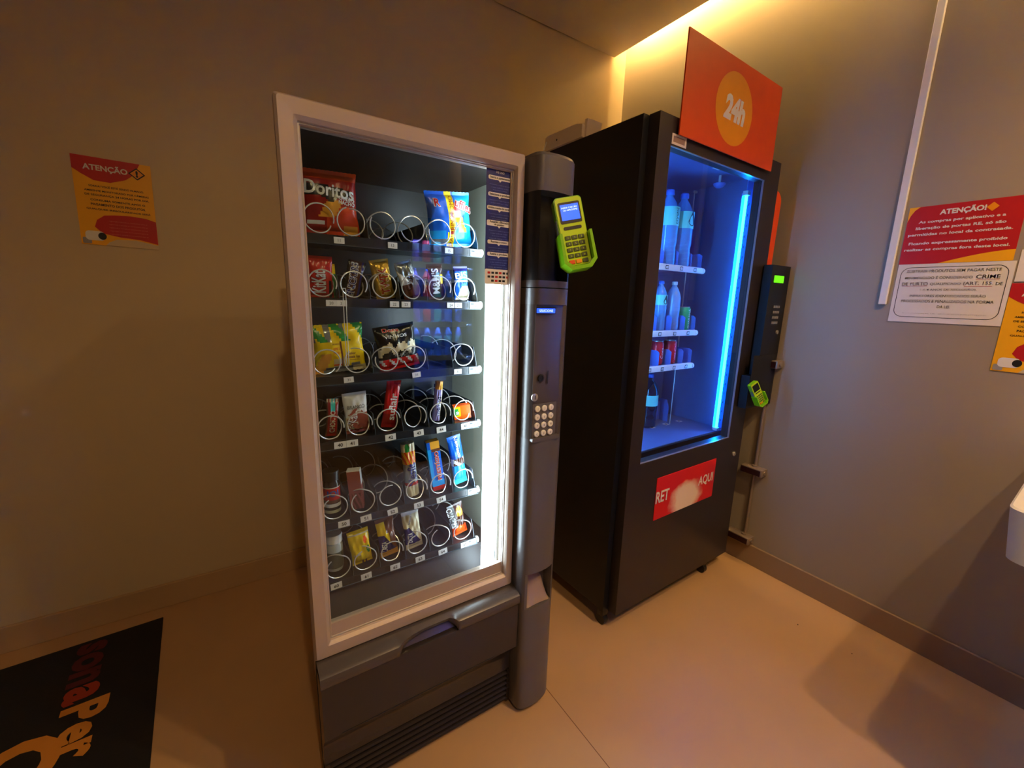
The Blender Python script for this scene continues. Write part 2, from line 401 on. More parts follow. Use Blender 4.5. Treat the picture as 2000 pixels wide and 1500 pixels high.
b.add(cg, cf, mat('coin_chute_lit_tint', (150, 128, 108), .3))  # column grey painted tan here, the lamp-lit look put into the colour
col = b.build('payment_column', A)
Mc = face_front(0, .9965, 0)
b = MB(); b.rrect(.7335, .806, 1.398, 1.417, .002, M_dark, Mc, .0014); b.rrect(.736, .8035, 1.401, 1.414, .001, M_lcd, Mc, .0022); b.text('SELECIONE', .770, 1.4075, M_lcdt, Mc, w=.05, off=.0028); b.build('display', A)
b = MB(Mc); b.box(.735, .826, 1.022, 1.128, .000, .003, M_grey); kp = b.build('keypad', A)
for r in range(4):
    for c in range(3):
        x = .752 + c * .026; z = 1.113 - r * .0265
        b = MB(); b.lathe([(.0098, 0), (.0098, .003), (.008, .0045)], M_white, 18, M=Mc @ Matrix.Translation((x, z, .003)))
        b.text('123456789C0#'[r * 3 + c], x, z, M_ink, Mc, h=.006, off=.0079); b.build('key', kp)
b = MB(); b.lathe([(.011, 0), (.011, .004), (.007, .004), (.006, .002)], M_dark, 20, M=Mc @ Matrix.Translation((.762, 1.208, .0))); b.build('coin_button', A)
b = MB(Mc); b.rrect(.786, .790, 1.188, 1.228, .0015, M_dark, Matrix.Identity(4), .0015); b.build('coin_slot', A)
b = MB(); b.lathe([(.012, 0), (.012, .003), (.009, .004)], M_alu, 20, M=face_front(.7365, .9895, 1.152)); b.box(.7355, .7375, .9845, .9865, 1.146, 1.158, M_dark); b.build('lock', A)
b = MB(); b.prism(rr(.731, .838, 1.010, 1.022, .005), .984, .996, M_grey, 'y'); b.build('lip', A)

# trays with spirals, dividers and number tags
SX = [.194, .269, .348, .428, .507, .586]
ZT = [1.568, 1.416, 1.218, 1.0425, .812, .628]
TY = 1.150
tags = [[(11, .236, 0), (13, .369, 0), (15, .531, 0)], [(20, .210, 0), (21, .235, 0), (22, .370, 0), (23, .402, 0), (24, .537, 0), (25, .560, 0)],
        [(31, .243, .05), (33, .429, .1), (35, .560, 0)], [(40, .213, 0), (41, .244, 0), (42, .349, .05), (43, .433, .08), (44, .505, .06), (45, .587, .08)],
        [(50, .212, 0), (51, .272, .06), (52, .349, .12), (53, .430, .06), (54, .504, .12)], [(60, .183, .05), (61, .266, .05), (62, .352, .02), (63, .432, .06), (64, .509, .1), (65, .589, .05)]]
rings = {0: [0, 1, 2, 3, 4, 5], 1: [0, 1, 2, 3, 4, 5], 2: [0, 1, 2, 3, 5], 3: [0, 1, 2, 3, 4, 5], 4: [0, 1, 2, 3, 4, 5], 5: [0, 1, 2, 3, 4, 5]}
phase = [[-.3, 1.9, 2.6, 3.4, 3.0, 2.0], [-.4, -.6, 2.2, -.5, -.4, -.5], [-.9, 2.2, 2.9, 3.4, 2.1, 2.0], [-.1, -.2, 0.1, -.7, -.3, -.1], [2.1, 2.2, 1.4, -.2, -.3, -.1], [2.2, 1.9, -.2, 1.8, 2.0, 2.3]]
def spiral(x, z, ph, r=.0325, turns=3, y0=TY + .004, L=.325):
    N = int(turns * 26); pts = []
    for i in range(N + 1):
        a = ph + 2 * math.pi * turns * i / N
        f = i / 26; yy = .010 * f if f < .85 else .0085 + (L - .0085) * (f - .85) / (turns - .85)
        pts.append((x + r * math.cos(a), y0 + yy, z + r * math.sin(a)))
    return pts
for ti, z in enumerate(ZT):
    b = MB(); zs = z + .011
    b.box(.1550, .640, TY + .002, TY + .34, zs - .004, zs - .001, M_tray)
    b.box(.1550, .637, TY - .002, TY + .004, z - .011, zs, M_tray)
    for q in range(15):
        if q % 3 != 1: b.box(.170 + q * .030, .190 + q * .030, TY - .0026, TY - .002, z - .006, z + .006, M_liner)
    b.box(.598, .632, TY - .004, TY - .002, z - .010, z + .010, M_trayg)
    b.box(.602, .612, TY - .0045, TY - .004, z + .002, z + .006, M_dark); b.box(.618, .621, TY - .0045, TY - .004, z - .004, z - .001, M_dark)
    b.box(.1550, .637, TY - .0045, TY - .002, z - .0125, z - .011, M_div)
    tr = b.build('tray', A)
    b = MB(); b.lathe([(.004, -.005), (.011, -.004), (.011, .004), (.004, .005)], M_white, 18, M=frame((.636, TY + .003, z + .001), (0, 1, 0), (0, 0, 1))); b.build('roller', tr)
    edges = [.1560] + [(SX[i] + SX[i + 1]) / 2 for i in range(5)] + [.6255]
    skip = {0: (1, 3, 5), 2: (1, 3)}.get(ti, ())
    for i, x in enumerate(edges):
        if i in skip: continue
        b = MB(); b.prism([(TY + .002, zs), (TY + .002, zs + .012), (TY + .022, zs + .058), (TY + .335, zs + .058), (TY + .335, zs)], x - .0007, x + .0007, M_div, 'x'); b.build('divider', tr)
    for i in rings[ti]:
        rad = .0325 if ti else .0335
        xx = SX[i]
        MB().tube(spiral(xx, zs + rad + .0035, phase[ti][i], rad), .0017, M_wire, 6).build('spiral', tr)
    for num, x, rt in tags[ti]:
        Mt = face_front(x, TY - .0030, z - .001) @ Matrix.Rotation(rt, 4, 'Z') @ Matrix.Scale(1.32 if ti > 2 else 1.08, 4)
        b = MB(); b.add([(-.0115, -.007, 0), (.0115, -.007, 0), (.0115, .007, 0), (-.0115, .007, 0), (-.0115, -.007, .001), (.0115, -.007, .001), (.0115, .007, .001), (-.0115, .007, .001)],
                        [(3, 2, 1, 0), (4, 5, 6, 7), (0, 1, 5, 4), (1, 2, 6, 5), (2, 3, 7, 6), (3, 0, 4, 7)], M_paper, Mt)
        b.text(str(num), 0, 0, M_ink, Mt, h=.0075 if ti > 2 else .0065, off=.0014, bold=.02 if ti > 2 else 0); b.build('number_tag', tr)

# ------------------------------------------------------------------ snacks
PY = 1.192
def pm(name, col, rough=.24, metal=0.0): return mat('pack_' + name, col, rough, metal, var=.05, scale=60, bump=.15, bscale=160)
def pack(name, label, cat, x, z, w_, h, t, roll, art, texts, shape='bag', y=PY, group=None, pitch=0.0, yaw=0.0, wr=.0016, extra=None):
    T = thing(name, label, cat, (x, y, z), (R_(pitch), R_(roll), R_(yaw)), group)
    M = local(T)
    nu, nv = (26, 34)
    rnd = random.Random(hash(name) % 1000 + int(x * 1000)); ph = [rnd.uniform(0, 6.28) for _ in range(6)]
    def fth(u, v):
        if shape == 'box': return 1.0
        e = max(0.0, 1 - abs(u) ** 2.6) ** .5
        if shape == 'tube': return e
        c = .075
        vv = min(1, max(0, (v - c) / (1 - 2 * c)))
        return e * max(0.0, math.sin(math.pi * vv)) ** .42
    def wrn(u, v): return 0 if shape in ('box',) else wr * (math.sin(9 * v + 3 * u + ph[0]) + .7 * math.sin(17 * v - 8 * u + ph[1]) + .5 * math.sin(13 * u + 6 * v + ph[2]))
    def outx(u, v):
        if shape == 'box': return u * w_ / 2
        pinch = 1 - (.07 if shape == 'bag' else .03) * max(0, math.sin(math.pi * v)) + .012 * math.sin(14 * v + ph[3])
        return u * w_ / 2 * pinch
    def fy(u, v): return -(t * fth(u, v) * (1 + 6 * wrn(u, v) / max(t, .006) * .12) + .0007)
    vs = []
    for j in range(nv + 1):
        for i in range(nu + 1):
            u = -1 + 2 * i / nu; v = j / nv; zz = v * h
            if shape == 'bag' and j in (0, nv): zz += .0008 * (1 if i % 2 else -1)
            vs.append((outx(u, v), fy(u, v), zz))
    nb = len(vs)
    for j in range(nv + 1):
        for i in range(nu + 1):
            u = -1 + 2 * i / nu; v = j / nv
            vs.append((outx(u, v), -fy(u, v) * .9, v * h))
    fs = []; ms = []
    def idx(i, j): return j * (nu + 1) + i
    for j in range(nv):
        for i in range(nu):
            u = -1 + 2 * (i + .5) / nu; v = (j + .5) / nv; m = art(u, v)
            fs.append((idx(i, j), idx(i + 1, j), idx(i + 1, j + 1), idx(i, j + 1))); ms.append(m)
            fs.append((nb + idx(i, j), nb + idx(i, j + 1), nb + idx(i + 1, j + 1), nb + idx(i + 1, j))); ms.append(m)
    for j in range(nv):
        fs.append((idx(0, j), idx(0, j + 1), nb + idx(0, j + 1), nb + idx(0, j))); ms.append(art(-1, (j + .5) / nv))
        fs.append((idx(nu, j), nb + idx(nu, j), nb + idx(nu, j + 1), idx(nu, j + 1))); ms.append(art(1, (j + .5) / nv))
    for i in range(nu):
        fs.append((idx(i, 0), nb + idx(i, 0), nb + idx(i + 1, 0), idx(i + 1, 0))); ms.append(art(0, 0))
        fs.append((idx(i, nv), idx(i + 1, nv), nb + idx(i + 1, nv), nb + idx(i, nv))); ms.append(art(0, 1))
    MB(M).add(vs, fs, ms).build('carton' if shape == 'box' else 'wrapper', T)
    S = frame((0, 0, 0), (1, 0, 0), (0, 0, 1))
    surf = lambda X, Y: -fy(max(-1, min(1, X / (w_ / 2))), max(0, min(1, Y / h)))
    for tx in texts:
        s_, cx, cy, tw, th, ro, m = tx[:7]; outl = tx[7] if len(tx) > 7 else None
        b = MB(M)
        if outl: b.text(s_, cx * w_, cy * h, outl, S, w=tw * w_ if tw else None, h=th * w_ if th else None, off=.0008, rot=R_(ro), bold=.07, surf=surf)
        b.text(s_, cx * w_, cy * h, m, S, w=tw * w_ * (.95 if outl else 1) if tw else None, h=th * w_ * (.88 if outl else 1) if th else None, off=.0014, rot=R_(ro), bold=.02, surf=surf)
        b.build('lettering', T)
    if extra: extra(T, M, S, surf)
    return T
red = pm('red', (190, 22, 20)); dred = pm('dark_red', (150, 14, 14)); orange = pm('orange', (206, 60, 14)); gold = pm('gold', (200, 160, 60), .2, .6)
white = pm('white', (222, 224, 226)); brown = pm('brown', (70, 34, 26)); cream = pm('cream', (216, 204, 170)); blue = pm('blue', (14, 92, 200)); lblue = pm('light_blue', (20, 150, 224))
navy = pm('navy', (20, 26, 110)); yellow = pm('yellow', (236, 204, 8)); silver = pm('silver', (150, 156, 160), .2, .5); blackp = pm('black', (16, 18, 24)); choc = pm('chocolate', (104, 60, 40))
pink = pm('pink_brown', (156, 84, 76)); chip = pm('chip_yellow', (226, 160, 50)); green = pm('green', (36, 140, 60)); teal = pm('teal', (60, 200, 200)); purple = pm('purple', (150, 140, 200)); lorange = pm('bright_orange', (250, 92, 14))

def art_doritos(u, v):
    if v > .60 and v < .76 and u < .72 and v < .745 - .05 * u: return blackp
    if .50 < v <= .60 and abs(u + .05) < (v - .48) * 3.2: return blackp
    d = math.hypot((u - .15) * 1.0, (v - .25) * 1.6)
    if .25 < v < .52 and abs(u + .05 - (v - .4) * 1.4) < .30: return chip
    if v < .26 and abs(u - .65) < .3 and v < .14: return chip
    if abs(u + .62) < .34 and abs(v - .17) < .035: return white
    return orange if (v < .45 and u > -.2) or v > .85 else dred
pack('snack_bag', 'red and black bag of corn chips at the left end of the top tray', 'snack bag', .232, 1.584, .132, .150, .020, -2, art_doritos,
     [('Doritos', -.02, .685, .86, .24, -5, white), ('QUEIJO', .26, .555, .30, .07, -6, white), ('NACHO', .26, .50, .30, .07, -6, white)], wr=.0022)
def art_ruf(u, v):
    if abs(u + .02 - .1 * (v - .5)) < .15: return yellow if not (.5 < v < .58 and abs(u) < .08) else silver
    if math.hypot(u - .30, (v - .66) * 1.4) < .2: return white if v < .64 else red
    if .26 < v < .55 and abs(u - .42 + (v - .4) * .9) < .2: return chip
    if v > .8 and abs(u) > .2: return lblue if u > 0 else blue
    if .05 < v < .15 and -.95 < u < -.15: return silver
    return lblue if (v < .3 and u > .1) or (v < .3 and u < -.3) or u > .6 else blue
def strip_extra(T, M, S, surf):
    b = MB(M)
    for q, s_ in enumerate(('GRÁTIS', 'BRINDE', 'PROMO')): b.text(s_, -.002 + .004 * q - .003, .020 + q * .045, dred, S, h=.012, rot=R_(90), off=.0016, surf=surf)
    b.build('promo_print', T)
pack('snack_bag', 'bright blue crisps bag with a yellow vertical band on the top tray', 'snack bag', .560, 1.583, .140, .152, .020, -6, art_ruf,
     [('R', -.28, .79, None, .17, 0, red, white), ('uffles', .30, .74, .42, .20, -22, red, white)], extra=strip_extra, wr=.0022)
def art_kk(u, v): return blackp if abs(u - .75) < .12 and v < .4 else (dred if v < .1 else red)
pack('chocolate_bar', 'red wrapped wafer bar with vertical white lettering at the left end of the second tray', 'chocolate bar', .196, 1.428, .060, .102, .010, 0, art_kk,
     [('KitKat', -.10, .38, .95, .62, 90, white, dred)])
pack('snack_bag', 'small clear and yellow-green sachet peeping out behind the red wafer bar', 'snack bag', .228, 1.428, .020, .085, .005, -3, lambda u, v: green if v < .7 else yellow, [], y=1.205)
def art_sn(u, v): return blackp if abs(u) > .8 else navy if u > .5 else brown
pack('chocolate_bar', 'slim dark bar with a white-outlined blue name running up it, second tray', 'chocolate bar', .268, 1.428, .046, .098, .009, 12, art_sn,
     [('SNICKERS', -.12, .50, 1.95, .44, 90, navy, white)])
pack('chocolate_bar', 'gold foil bar with red name running up it, in the middle of the second tray', 'chocolate bar', .362, 1.428, .053, .106, .010, -10.5, lambda u, v: gold,
     [('TWIX', .02, .45, 1.35, .50, 90, dred, cream)], wr=.0025)
def art_si(u, v): return choc if v < .4 and u < .2 and v > .08 else white if (v + u * .3) < .5 and v > .38 else (brown if v < .1 else silver)
pack('chocolate_bar', 'crumpled silver and brown chocolate wrapper leaning left between gold bar and brown bag', 'chocolate bar', .440, 1.430, .052, .106, .009, -17, art_si, [('Galak', 0, .42, .8, .3, 60, brown)], wr=.003)
pack('candy_bag', 'narrow brown sweets bag with big white letters running up it, second tray', 'candy bag', .512, 1.431, .050, .100, .009, -5, lambda u, v: yellow if (u > .5 and v > .45 and v < .7) else brown,
     [('M&M\'S', -.05, .52, 1.5, .52, 90, white, brown)])
def art_bis(u, v):
    if v > .86: return navy
    if v > .6: return teal if u > 0 else blue
    if .52 < v <= .6: return white
    return cream if (u * .5 + .35 > v - .1 and v < .42) else blue
pack('chocolate_bar', 'white and turquoise wafer pack at the right end of the second tray', 'chocolate bar', .594, 1.432, .048, .098, .010, -4, art_bis, [('BIS', -.02, .73, .8, .38, 6, white), ('wafer', .1, .46, .4, .12, 12, teal)])
def art_yb(u, v):
    if v > .66: return (green if (math.sin(7 * u + 9 * v) > .3) else silver if u < .2 and math.sin(11 * u) > .6 else yellow)
    if v < .4 and u < -.42 and abs((u + .72) - (v - .2)) < .22: return chip
    if v < .12: return silver if u < .5 else cream
    if -.40 < u < -.36 or .02 < u < .05: return choc
    if -.3 < u < 0 and v < .6: return yellow if v > .3 else lorange if (int(v * 40) % 3 == 0) else cream
    if .35 < u < .75 and .10 < v < .18: return silver
    return yellow
pack('snack_bag', 'bulky yellow and green crisps bag at the left end of the third tray', 'snack bag', .236, 1.233, .132, .128, .018, -4, art_yb,
     [('SALGADO', -.075, .60, .14, .035, -3, choc), ('LEVE 2', -.075, .50, .12, .05, -3, red), ('PAGUE 1', -.07, .42, .13, .045, -3, red), ('sabor', .22, .38, .14, .05, -4, choc), ('Batata lisa', .24, .31, .25, .06, -5, choc), ('conteúdo 45 g', .26, .24, .2, .03, -5, choc)], wr=.003)
def art_ms(u, v):
    k = .05 * math.sin(9 * u) + .04 * math.sin(17 * u + 2)
    if v > .58 + k: return blackp
    if v > .40 + k: return cream
    if v > .26: return blackp
    return red if math.sin(14 * u + 22 * v) > -.55 or v < .12 else white
pack('snack_bag', 'black, cream and red biscuit bag in the middle of the third tray', 'snack bag', .398, 1.232, .120, .126, .018, -9, art_ms,
     [('VINHOS', -.02, .76, .55, .075, -2, white), ('Dona', -.1, .90, .4, .09, -3, red, white), ('SUÍÇOS', .1, .33, .45, .09, -2, silver)], wr=.003)
def art_br(u, v): return cream if v > .9 and math.sin(12 * u) > 0 else teal if v > .68 and abs(u) < .4 else choc if abs(u) > .75 else dred
pack('chocolate_bar', 'slim reddish-brown bar at the left end of the fourth tray', 'chocolate bar', .200, 1.056, .032, .104, .009, 5, art_br, [('CHOKITO', 0, .40, 1.9, .42, 90, cream)])
def art_kw(u, v): return white if v > .5 else (pink if u > .4 or v < .08 else white if v > .42 else cream)
def kw_extra(T, M, S, surf):
    b = MB(M); m = MB(M)
    b.poly([(.001 + .020 * math.cos(a), .043 + .030 * math.sin(a)) for a in [R_(q * 15) for q in range(24)]], pink, S, .0105); b.build('print_patch', T)
pack('chocolate_bar', 'white and pinkish wafer pack beside the slim brown bar on the fourth tray', 'chocolate bar', .271, 1.056, .066, .116, .010, -3.5, art_kw,
     [('KitKat', -.18, .28, .85, .45, 90, white, dred), ('BRANCO', 0, .66, .7, .16, 0, silver)], extra=kw_extra)
pack('chocolate_bar', 'long bright red bar with white script name leaning right on the fourth tray', 'chocolate bar', .356, 1.058, .042, .142, .009, 9, lambda u, v: dred if v < .28 or (v > .9 and u > 0) else red,
     [('suflair', .05, .45, 1.9, .50, 90, white)])
pack('candy_roll', 'thin pale purple roll of sweets with brown twisted top, right part of the fourth tray', 'candy roll', .506, 1.060, .024, .124, .011, 6, lambda u, v: chip if v > .80 else choc if v > .95 else purple if u < .6 else cream,
     [('mentos', 0, .38, 2.6, .62, 90, navy, white)], shape='tube')
pack('snack_box', 'short orange sweets box at the right end of the fourth tray', 'snack box', .598, 1.056, .054, .044, .014, -6, lambda u, v: green if u < -.45 and .3 < v < .8 else yellow if u < -.2 and v < .9 and v > .2 else lorange,
     [('tic', -.3, .5, .2, .2, 0, white)], shape='box', yaw=-14)
def art_pk(u, v): return white if (u > .99 and v > .62) else choc if v < .42 and abs(u - .1) < .7 and math.sin(9 * u + 20 * v) > -.2 else (white if v > .96 else pink)
pack('snack_box', 'tall pink-brown chocolate box standing turned in the second column of the fifth tray', 'snack box', .262, .829, .036, .118, .012, -4, art_pk, [], shape='box', yaw=-22)
def art_nes(u, v):
    if v > .86: return green if math.hypot(u + .3, (v - .92) * 4) < .35 else cream
    if v > .62: return chip if math.sin(12 * u + 30 * v) > -.2 else orange
    if .20 < v < .26: return red
    if v < .2: return cream
    return silver
pack('biscuit_pack', 'tall cream and silver oat biscuit pack with dark name running up it, fifth tray', 'biscuit pack', .427, .830, .042, .172, .016, -5, art_nes,
     [('Nesfit', .0, .42, 1.75, .62, 90, navy), ('cereal', .0, .23, .7, .2, 4, red)], shape='tube')
def art_pr(u, v):
    if v < .09: return red
    if v > .84: return chip if u > -.5 else blue
    if v > .78 and u > -.4: return choc
    return lblue if u < -.45 or v < .2 else blue
pack('biscuit_pack', 'tall blue biscuit box with red name and red foot, fifth tray', 'biscuit pack', .515, .829, .040, .166, .013, -8, art_pr,
     [('PRESTÍGIO', .12, .50, 2.5, .42, 90, red, white)], shape='box', yaw=-8)
def art_ng(u, v):
    if .40 < v < .56: return brown if math.sin(26 * v + 3 * u) > -.5 and abs(u) < .85 else white
    return teal if v < .12 else (lblue if v < .40 else blue)
pack('biscuit_pack', 'pale blue cookie pack with dark cookies printed on it, right end of the fifth tray', 'biscuit pack', .596, .829, .048, .172, .014, -10, art_ng,
     [('Negresco', .05, .78, 1.45, .34, -90, white)], shape='bag')
def art_yb2(u, v): return lorange if math.hypot(u - .5, (v - .72) * 1.4) < .16 else green if math.hypot(u - .72, (v - .42) * 1.3) < .17 else choc if v < .12 and .0 < u < .5 and math.sin(20 * u) > .4 else cream if .88 < v < .90 else yellow
pack('candy_bag', 'plain bright yellow sweets bag with crumpled foot on the lowest tray', 'candy bag', .267, .645, .062, .112, .015, -6, art_yb2, [('g', .33, .42, None, .16, 0, white), ('mel', -.2, .36, .32, .14, -6, cream)], wr=.003)
def art_l(base, top):
    def f(u, v):
        if v < .16: return chip if base is yellow else cream
        if .16 <= v < .60 and u < .75 - (v - .16) * 2.6: return navy
        if v > .62 and u > -.1 and base is yellow: return choc
        if v > .9: return top
        return base if u < .2 or base is cream else top
    return f
pack('chocolate_bar', 'yellow and blue chocolate bar with curled top, third column of the lowest tray', 'chocolate bar', .350, .643, .056, .132, .009, -7, art_l(yellow, choc), [('LACTA', -.22, .30, .62, .30, 84, white)], wr=.0025)
pack('chocolate_bar', 'white and blue chocolate bar, fourth column of the lowest tray', 'chocolate bar', .431, .643, .056, .134, .009, -7, art_l(cream, white), [('LACTA', -.22, .33, .62, .30, 84, white), ('branco', -.1, .78, .5, .12, 70, navy)], wr=.0025)
def art_or(u, v):
    if math.hypot(u - .05, (v - .13) * 3.4) < .62 or v < .05: return lorange
    if v > .62 and math.hypot(u - .35, (v - .72) * 2.2) < .42: return chip
    return brown if u > -.25 and v > .3 else silver if v > .3 else orange
pack('chocolate_bar', 'orange and brown hazelnut bar at the right end of the lowest tray', 'chocolate bar', .594, .643, .056, .118, .011, -12, art_or, [('TRENTO', -.36, .62, 1.35, .34, 96, white)], wr=.002)

def jar(label, x, z, r, h, kind):
    T = thing('jar', label, 'jar', (x, PY + .012, z)); M = local(T)
    body = mat('jar_glass_' + kind, (42, 40, 44) if kind == 'dark' else (176, 186, 190), .12)
    MB(M).lathe([(r * .7, 0), (r * .93, .004), (r, .012), (r, h * .70), (r * .82, h * .78)], body, 28).build('body', T)
    MB(M).lathe([(r * .86, h * .78), (r * .98, h * .79), (r * .98, h * .98), (r * .92, h)], M_dark if kind == 'dark' else M_white, 28).build('lid', T)
    b = MB(M)
    if kind == 'dark':
        b.lathe([(r * 1.012, h * .17), (r * 1.012, h * .25)], M_white, 28); b.lathe([(r * 1.01, h * .03), (r * 1.01, h * .10)], mat('jar_cream', (190, 190, 160), .4), 28)
        b.lathe([(r * 1.01, h * .27), (r * 1.012, h * .34), (r * 1.012, h * .62), (r * 1.01, h * .64)], [mat('jar_brown', (110, 70, 40), .4), red, M_white], 28)
        b.text('IOI', 0, h * .50, mat('jar_blue', (40, 70, 150), .4), frame((0, 0, 0), (1, 0, 0), (0, 0, 1)), w=r * 1.3, off=.0012, bold=.03, surf=lambda X, Y: math.sqrt(max(0, (r * 1.012) ** 2 - X * X)))
    else: b.lathe([(r * 1.012, h * .12), (r * 1.012, h * .55)], mat('jar_olive', (84, 92, 84), .3), 28)
    b.build('jar_label', T)
jar('dark jar with a red label at the left end of the fifth tray', .194, .828, .023, .125, 'dark')
jar('pale jar with a white lid at the left end of the lowest tray', .192, .644, .024, .115, 'pale')

t = thing('hanging_wire', 'thin white wire loop hanging from the second tray in front of the yellow bag', 'wire', (.236, 1.13, 1.25))
b = MB(); b.tube([(.2335, 1.120, 1.452), (.2335, 1.122, 1.36), (.2355, 1.125, 1.262), (.238, 1.126, 1.256), (.2405, 1.125, 1.262), (.2400, 1.122, 1.36), (.2400, 1.120, 1.452)], .0009, M_white, 6)
b.tube([(.2335, 1.120, 1.452), (.2368, 1.1475, 1.452), (.2400, 1.120, 1.452)], .0009, M_white, 6)
b.build('loop', t)

# ------------------------------------------------------------------ card terminals
def terminal(loc, rot, label, lit=True):
    T = thing('card_terminal', label, 'card terminal', loc, rot, 'green card terminals'); M = local(T)
    b = MB(M)
    pts = rr(-.037, .037, -.088, .090, .010, 5)
    b.prism([(x * (1 if z > -.02 else 1.0), z) for x, z in pts], -.012, .016, M_lime, 'y')
    b.prism([(x * .94, z * .97) for x, z in pts], -.0145, -.012, M_limed, 'y')
    b.build('housing', T)
    # hooded keypad shield: two side walls and a curved foot
    b = MB(M)
    b.prism([(-.043, -.005), (-.036, -.005), (-.036, -.075), (-.020, -.090), (.020, -.090), (.036, -.075), (.036, -.005), (.043, -.005), (.044, -.080), (.026, -.099), (-.026, -.099), (-.044, -.080)], -.034, .014, M_lime, 'y')
    b.build('keypad_shield', T)
    F = M @ frame((0, -.0145, 0), (1, 0, 0), (0, 0, 1))
    b = MB(); b.rrect(-.029, .029, .022, .076, .004, M_dark, F, .0006); b.build('screen_bezel', T)
    b = MB(); b.rrect(-.024, .025, .030, .070, .001, M_lcd if lit else M_dark, F, .0012)
    if lit: b.text('INSIRA CARTÃO', 0, .062, M_lcdt, F, w=.042, off=.0018); b.text('OU APROXIME', .002, .055, M_lcdt, F, w=.038, off=.0018); b.build('screen', T)
    b = MB(); b.rrect(-.024, .024, .006, .014, .003, M_dark, F, .0012); b.build('button_bar', T)
    kp = MB(); kp.rrect(-.030, .030, -.084, -.004, .003, M_limed, F, .0006); kp = kp.build('keypad', T)
    for r in range(5):
        for c in range(3):
            m = M_key if r < 4 else (M_orange, M_amber, M_key)[c]
            b = MB(F); b.box(-.026 + c * .018, -.0105 + c * .018, -.020 - r * .0155, -.0095 - r * .0155, .0008, .003, m, bev=.001, seg=1)
            if r < 4: b.text('123456789*0#'[r * 3 + c], -.018 + c * .018, -.0147 - r * .0155, M_limed, Matrix.Identity(4), h=.005, off=.0034)
            b.build('key', kp)
    b = MB(M); b.box(-.0395, -.0365, -.010, .012, -.06, .035, mat('terminal_side_grey', (110, 120, 110), .4), bev=.001, seg=1); b.build('side_grip', T)
    b = MB(M); b.box(-.014, .014, .016, .030, -.02, .02, M_dark, bev=.002); b.build('mount', T)
    return T
terminal((.8085, .944, 1.622), (R_(-9), R_(-12), R_(-24)), 'lime green card terminal with a lit blue screen on the snack machine column')
for_scale = C.objects['card_terminal']; for_scale.scale = (1.06, 1.06, 1.06)
t2 = terminal((2.130, 1.034, 1.018), (R_(-6), R_(-30), R_(-12)), 'lime green card terminal in shadow on the black payment box at the right wall', lit=False)
t2.scale = (.68, .68, .68)

# ------------------------------------------------------------------ drinks machine
BX, BY, BT = 1.3038, 1.088, .028
D = thing('drinks_vending_machine', 'black drinks vending machine with blue-lit window standing in the corner', 'vending machine', (BX, BY, 0), (0, 0, BT))
MBm = local(D)
W_, HT = .905, 2.095
def DB(): return MB(MBm)
b = DB()
b.box(-.032, -.002, .046, .56, .085, 2.092, M_black); b.box(.903, .935, .046, .56, .085, 2.092, M_black)
b.box(-.002, .903, .540, .56, .085, 2.092, M_black); b.box(-.002, .903, .046, .54, 2.068, 2.092, M_black)
b.box(-.002, .903, .046, .54, .085, .110, M_black)
b.build('cabinet', D)
b = DB(); b.box(-.0018, .030, .0462, .0548, .72, 2.06, M_dark); b.box(.875, .9028, .0462, .0548, .72, 2.06, M_dark); b.box(.030, .875, .0462, .0548, 2.01, 2.06, M_dark); b.build('door_gasket', D)  # dark strips added to block blue light leaking through the door gap
b = DB(); b.box(-.0018, .0008, .055, .54, .70, 2.067, M_binner); b.box(.899, .9025, .055, .54, .70, 2.067, M_binner)
b.box(.0008, .899, .510, .54, .70, 2.067, M_binner); b.box(.0008, .899, .055, .51, 2.055, 2.067, M_binner)
b.build('inner_liner', D)
b = DB(); b.box(.0008, .899, .100, .51, .760, .775, M_binner); b.box(.0008, .899, .090, .100, .70, .772, M_dark); b.build('inner_floor', D)
b = DB(); b.box(.001, .800, .098, .0995, .7755, .779, M_bmetal); b.build('floor_edge_trim', D)
b = DB()
b.box(0, .072, 0, .046, .080, HT, M_blackf); b.box(.772, W_, 0, .046, .080, HT, M_blackf)
b.box(.072, .772, 0, .046, 2.000, HT, M_blackf); b.box(.072, .772, 0, .046, .080, .775, M_blackf)
b.build('door', D)
b = DB(); b.box(.072, .0735, .001, .010, .775, 2.0, M_alu); b.box(.7705, .772, .001, .010, .775, 2.0, M_alu); b.box(.0735, .7705, .001, .010, 1.9985, 2.0, M_alu); b.box(.0735, .7705, .001, .010, .775, .7765, M_alu); b.build('window_trim', D)
b = DB(); b.box(.0735, .7705, .012, .015, .7765, 1.9985, M_glassB); b.build('window_glass', D)
# blue tube, its reflector and the perforated side strip
b = DB(); b.tube([(.806, .092, .80), (.806, .092, 1.955)], .0065, M_bluetube, 12); b.build('light_tube', D)
b = DB(); b.tube([(.026, .074, .80), (.026, .074, 1.99)], .0085, M_blueled, 12); b.build('light_tube', D)
b = DB(); b.box(.004, .012, .055, .090, .79, 2.0, M_white); b.build('tube_holder', D)
b = DB(); b.box(.790, .822, .104, .107, .79, 1.965, M_bmetal); b.box(.794, .818, .080, .104, 1.955, 1.975, M_white); b.box(.794, .818, .080, .104, .785, .800, M_white); b.build('tube_holder', D)
b = DB(); b.box(.836, .8985, .108, .111, .78, 2.05, M_bmetal)
for i in range(24): b.box(.866, .872, .1072, .108, .82 + i * .050, .832 + i * .050, M_dark)
b.build('perforated_strip', D)
b = DB(); b.tube([(.700, .30, .780), (.700, .30, 1.99)], .003, M_alu, 8); b.box(.690, .712, .292, .30, 1.985, 1.995, M_alu); b.build('guide_rod', D)
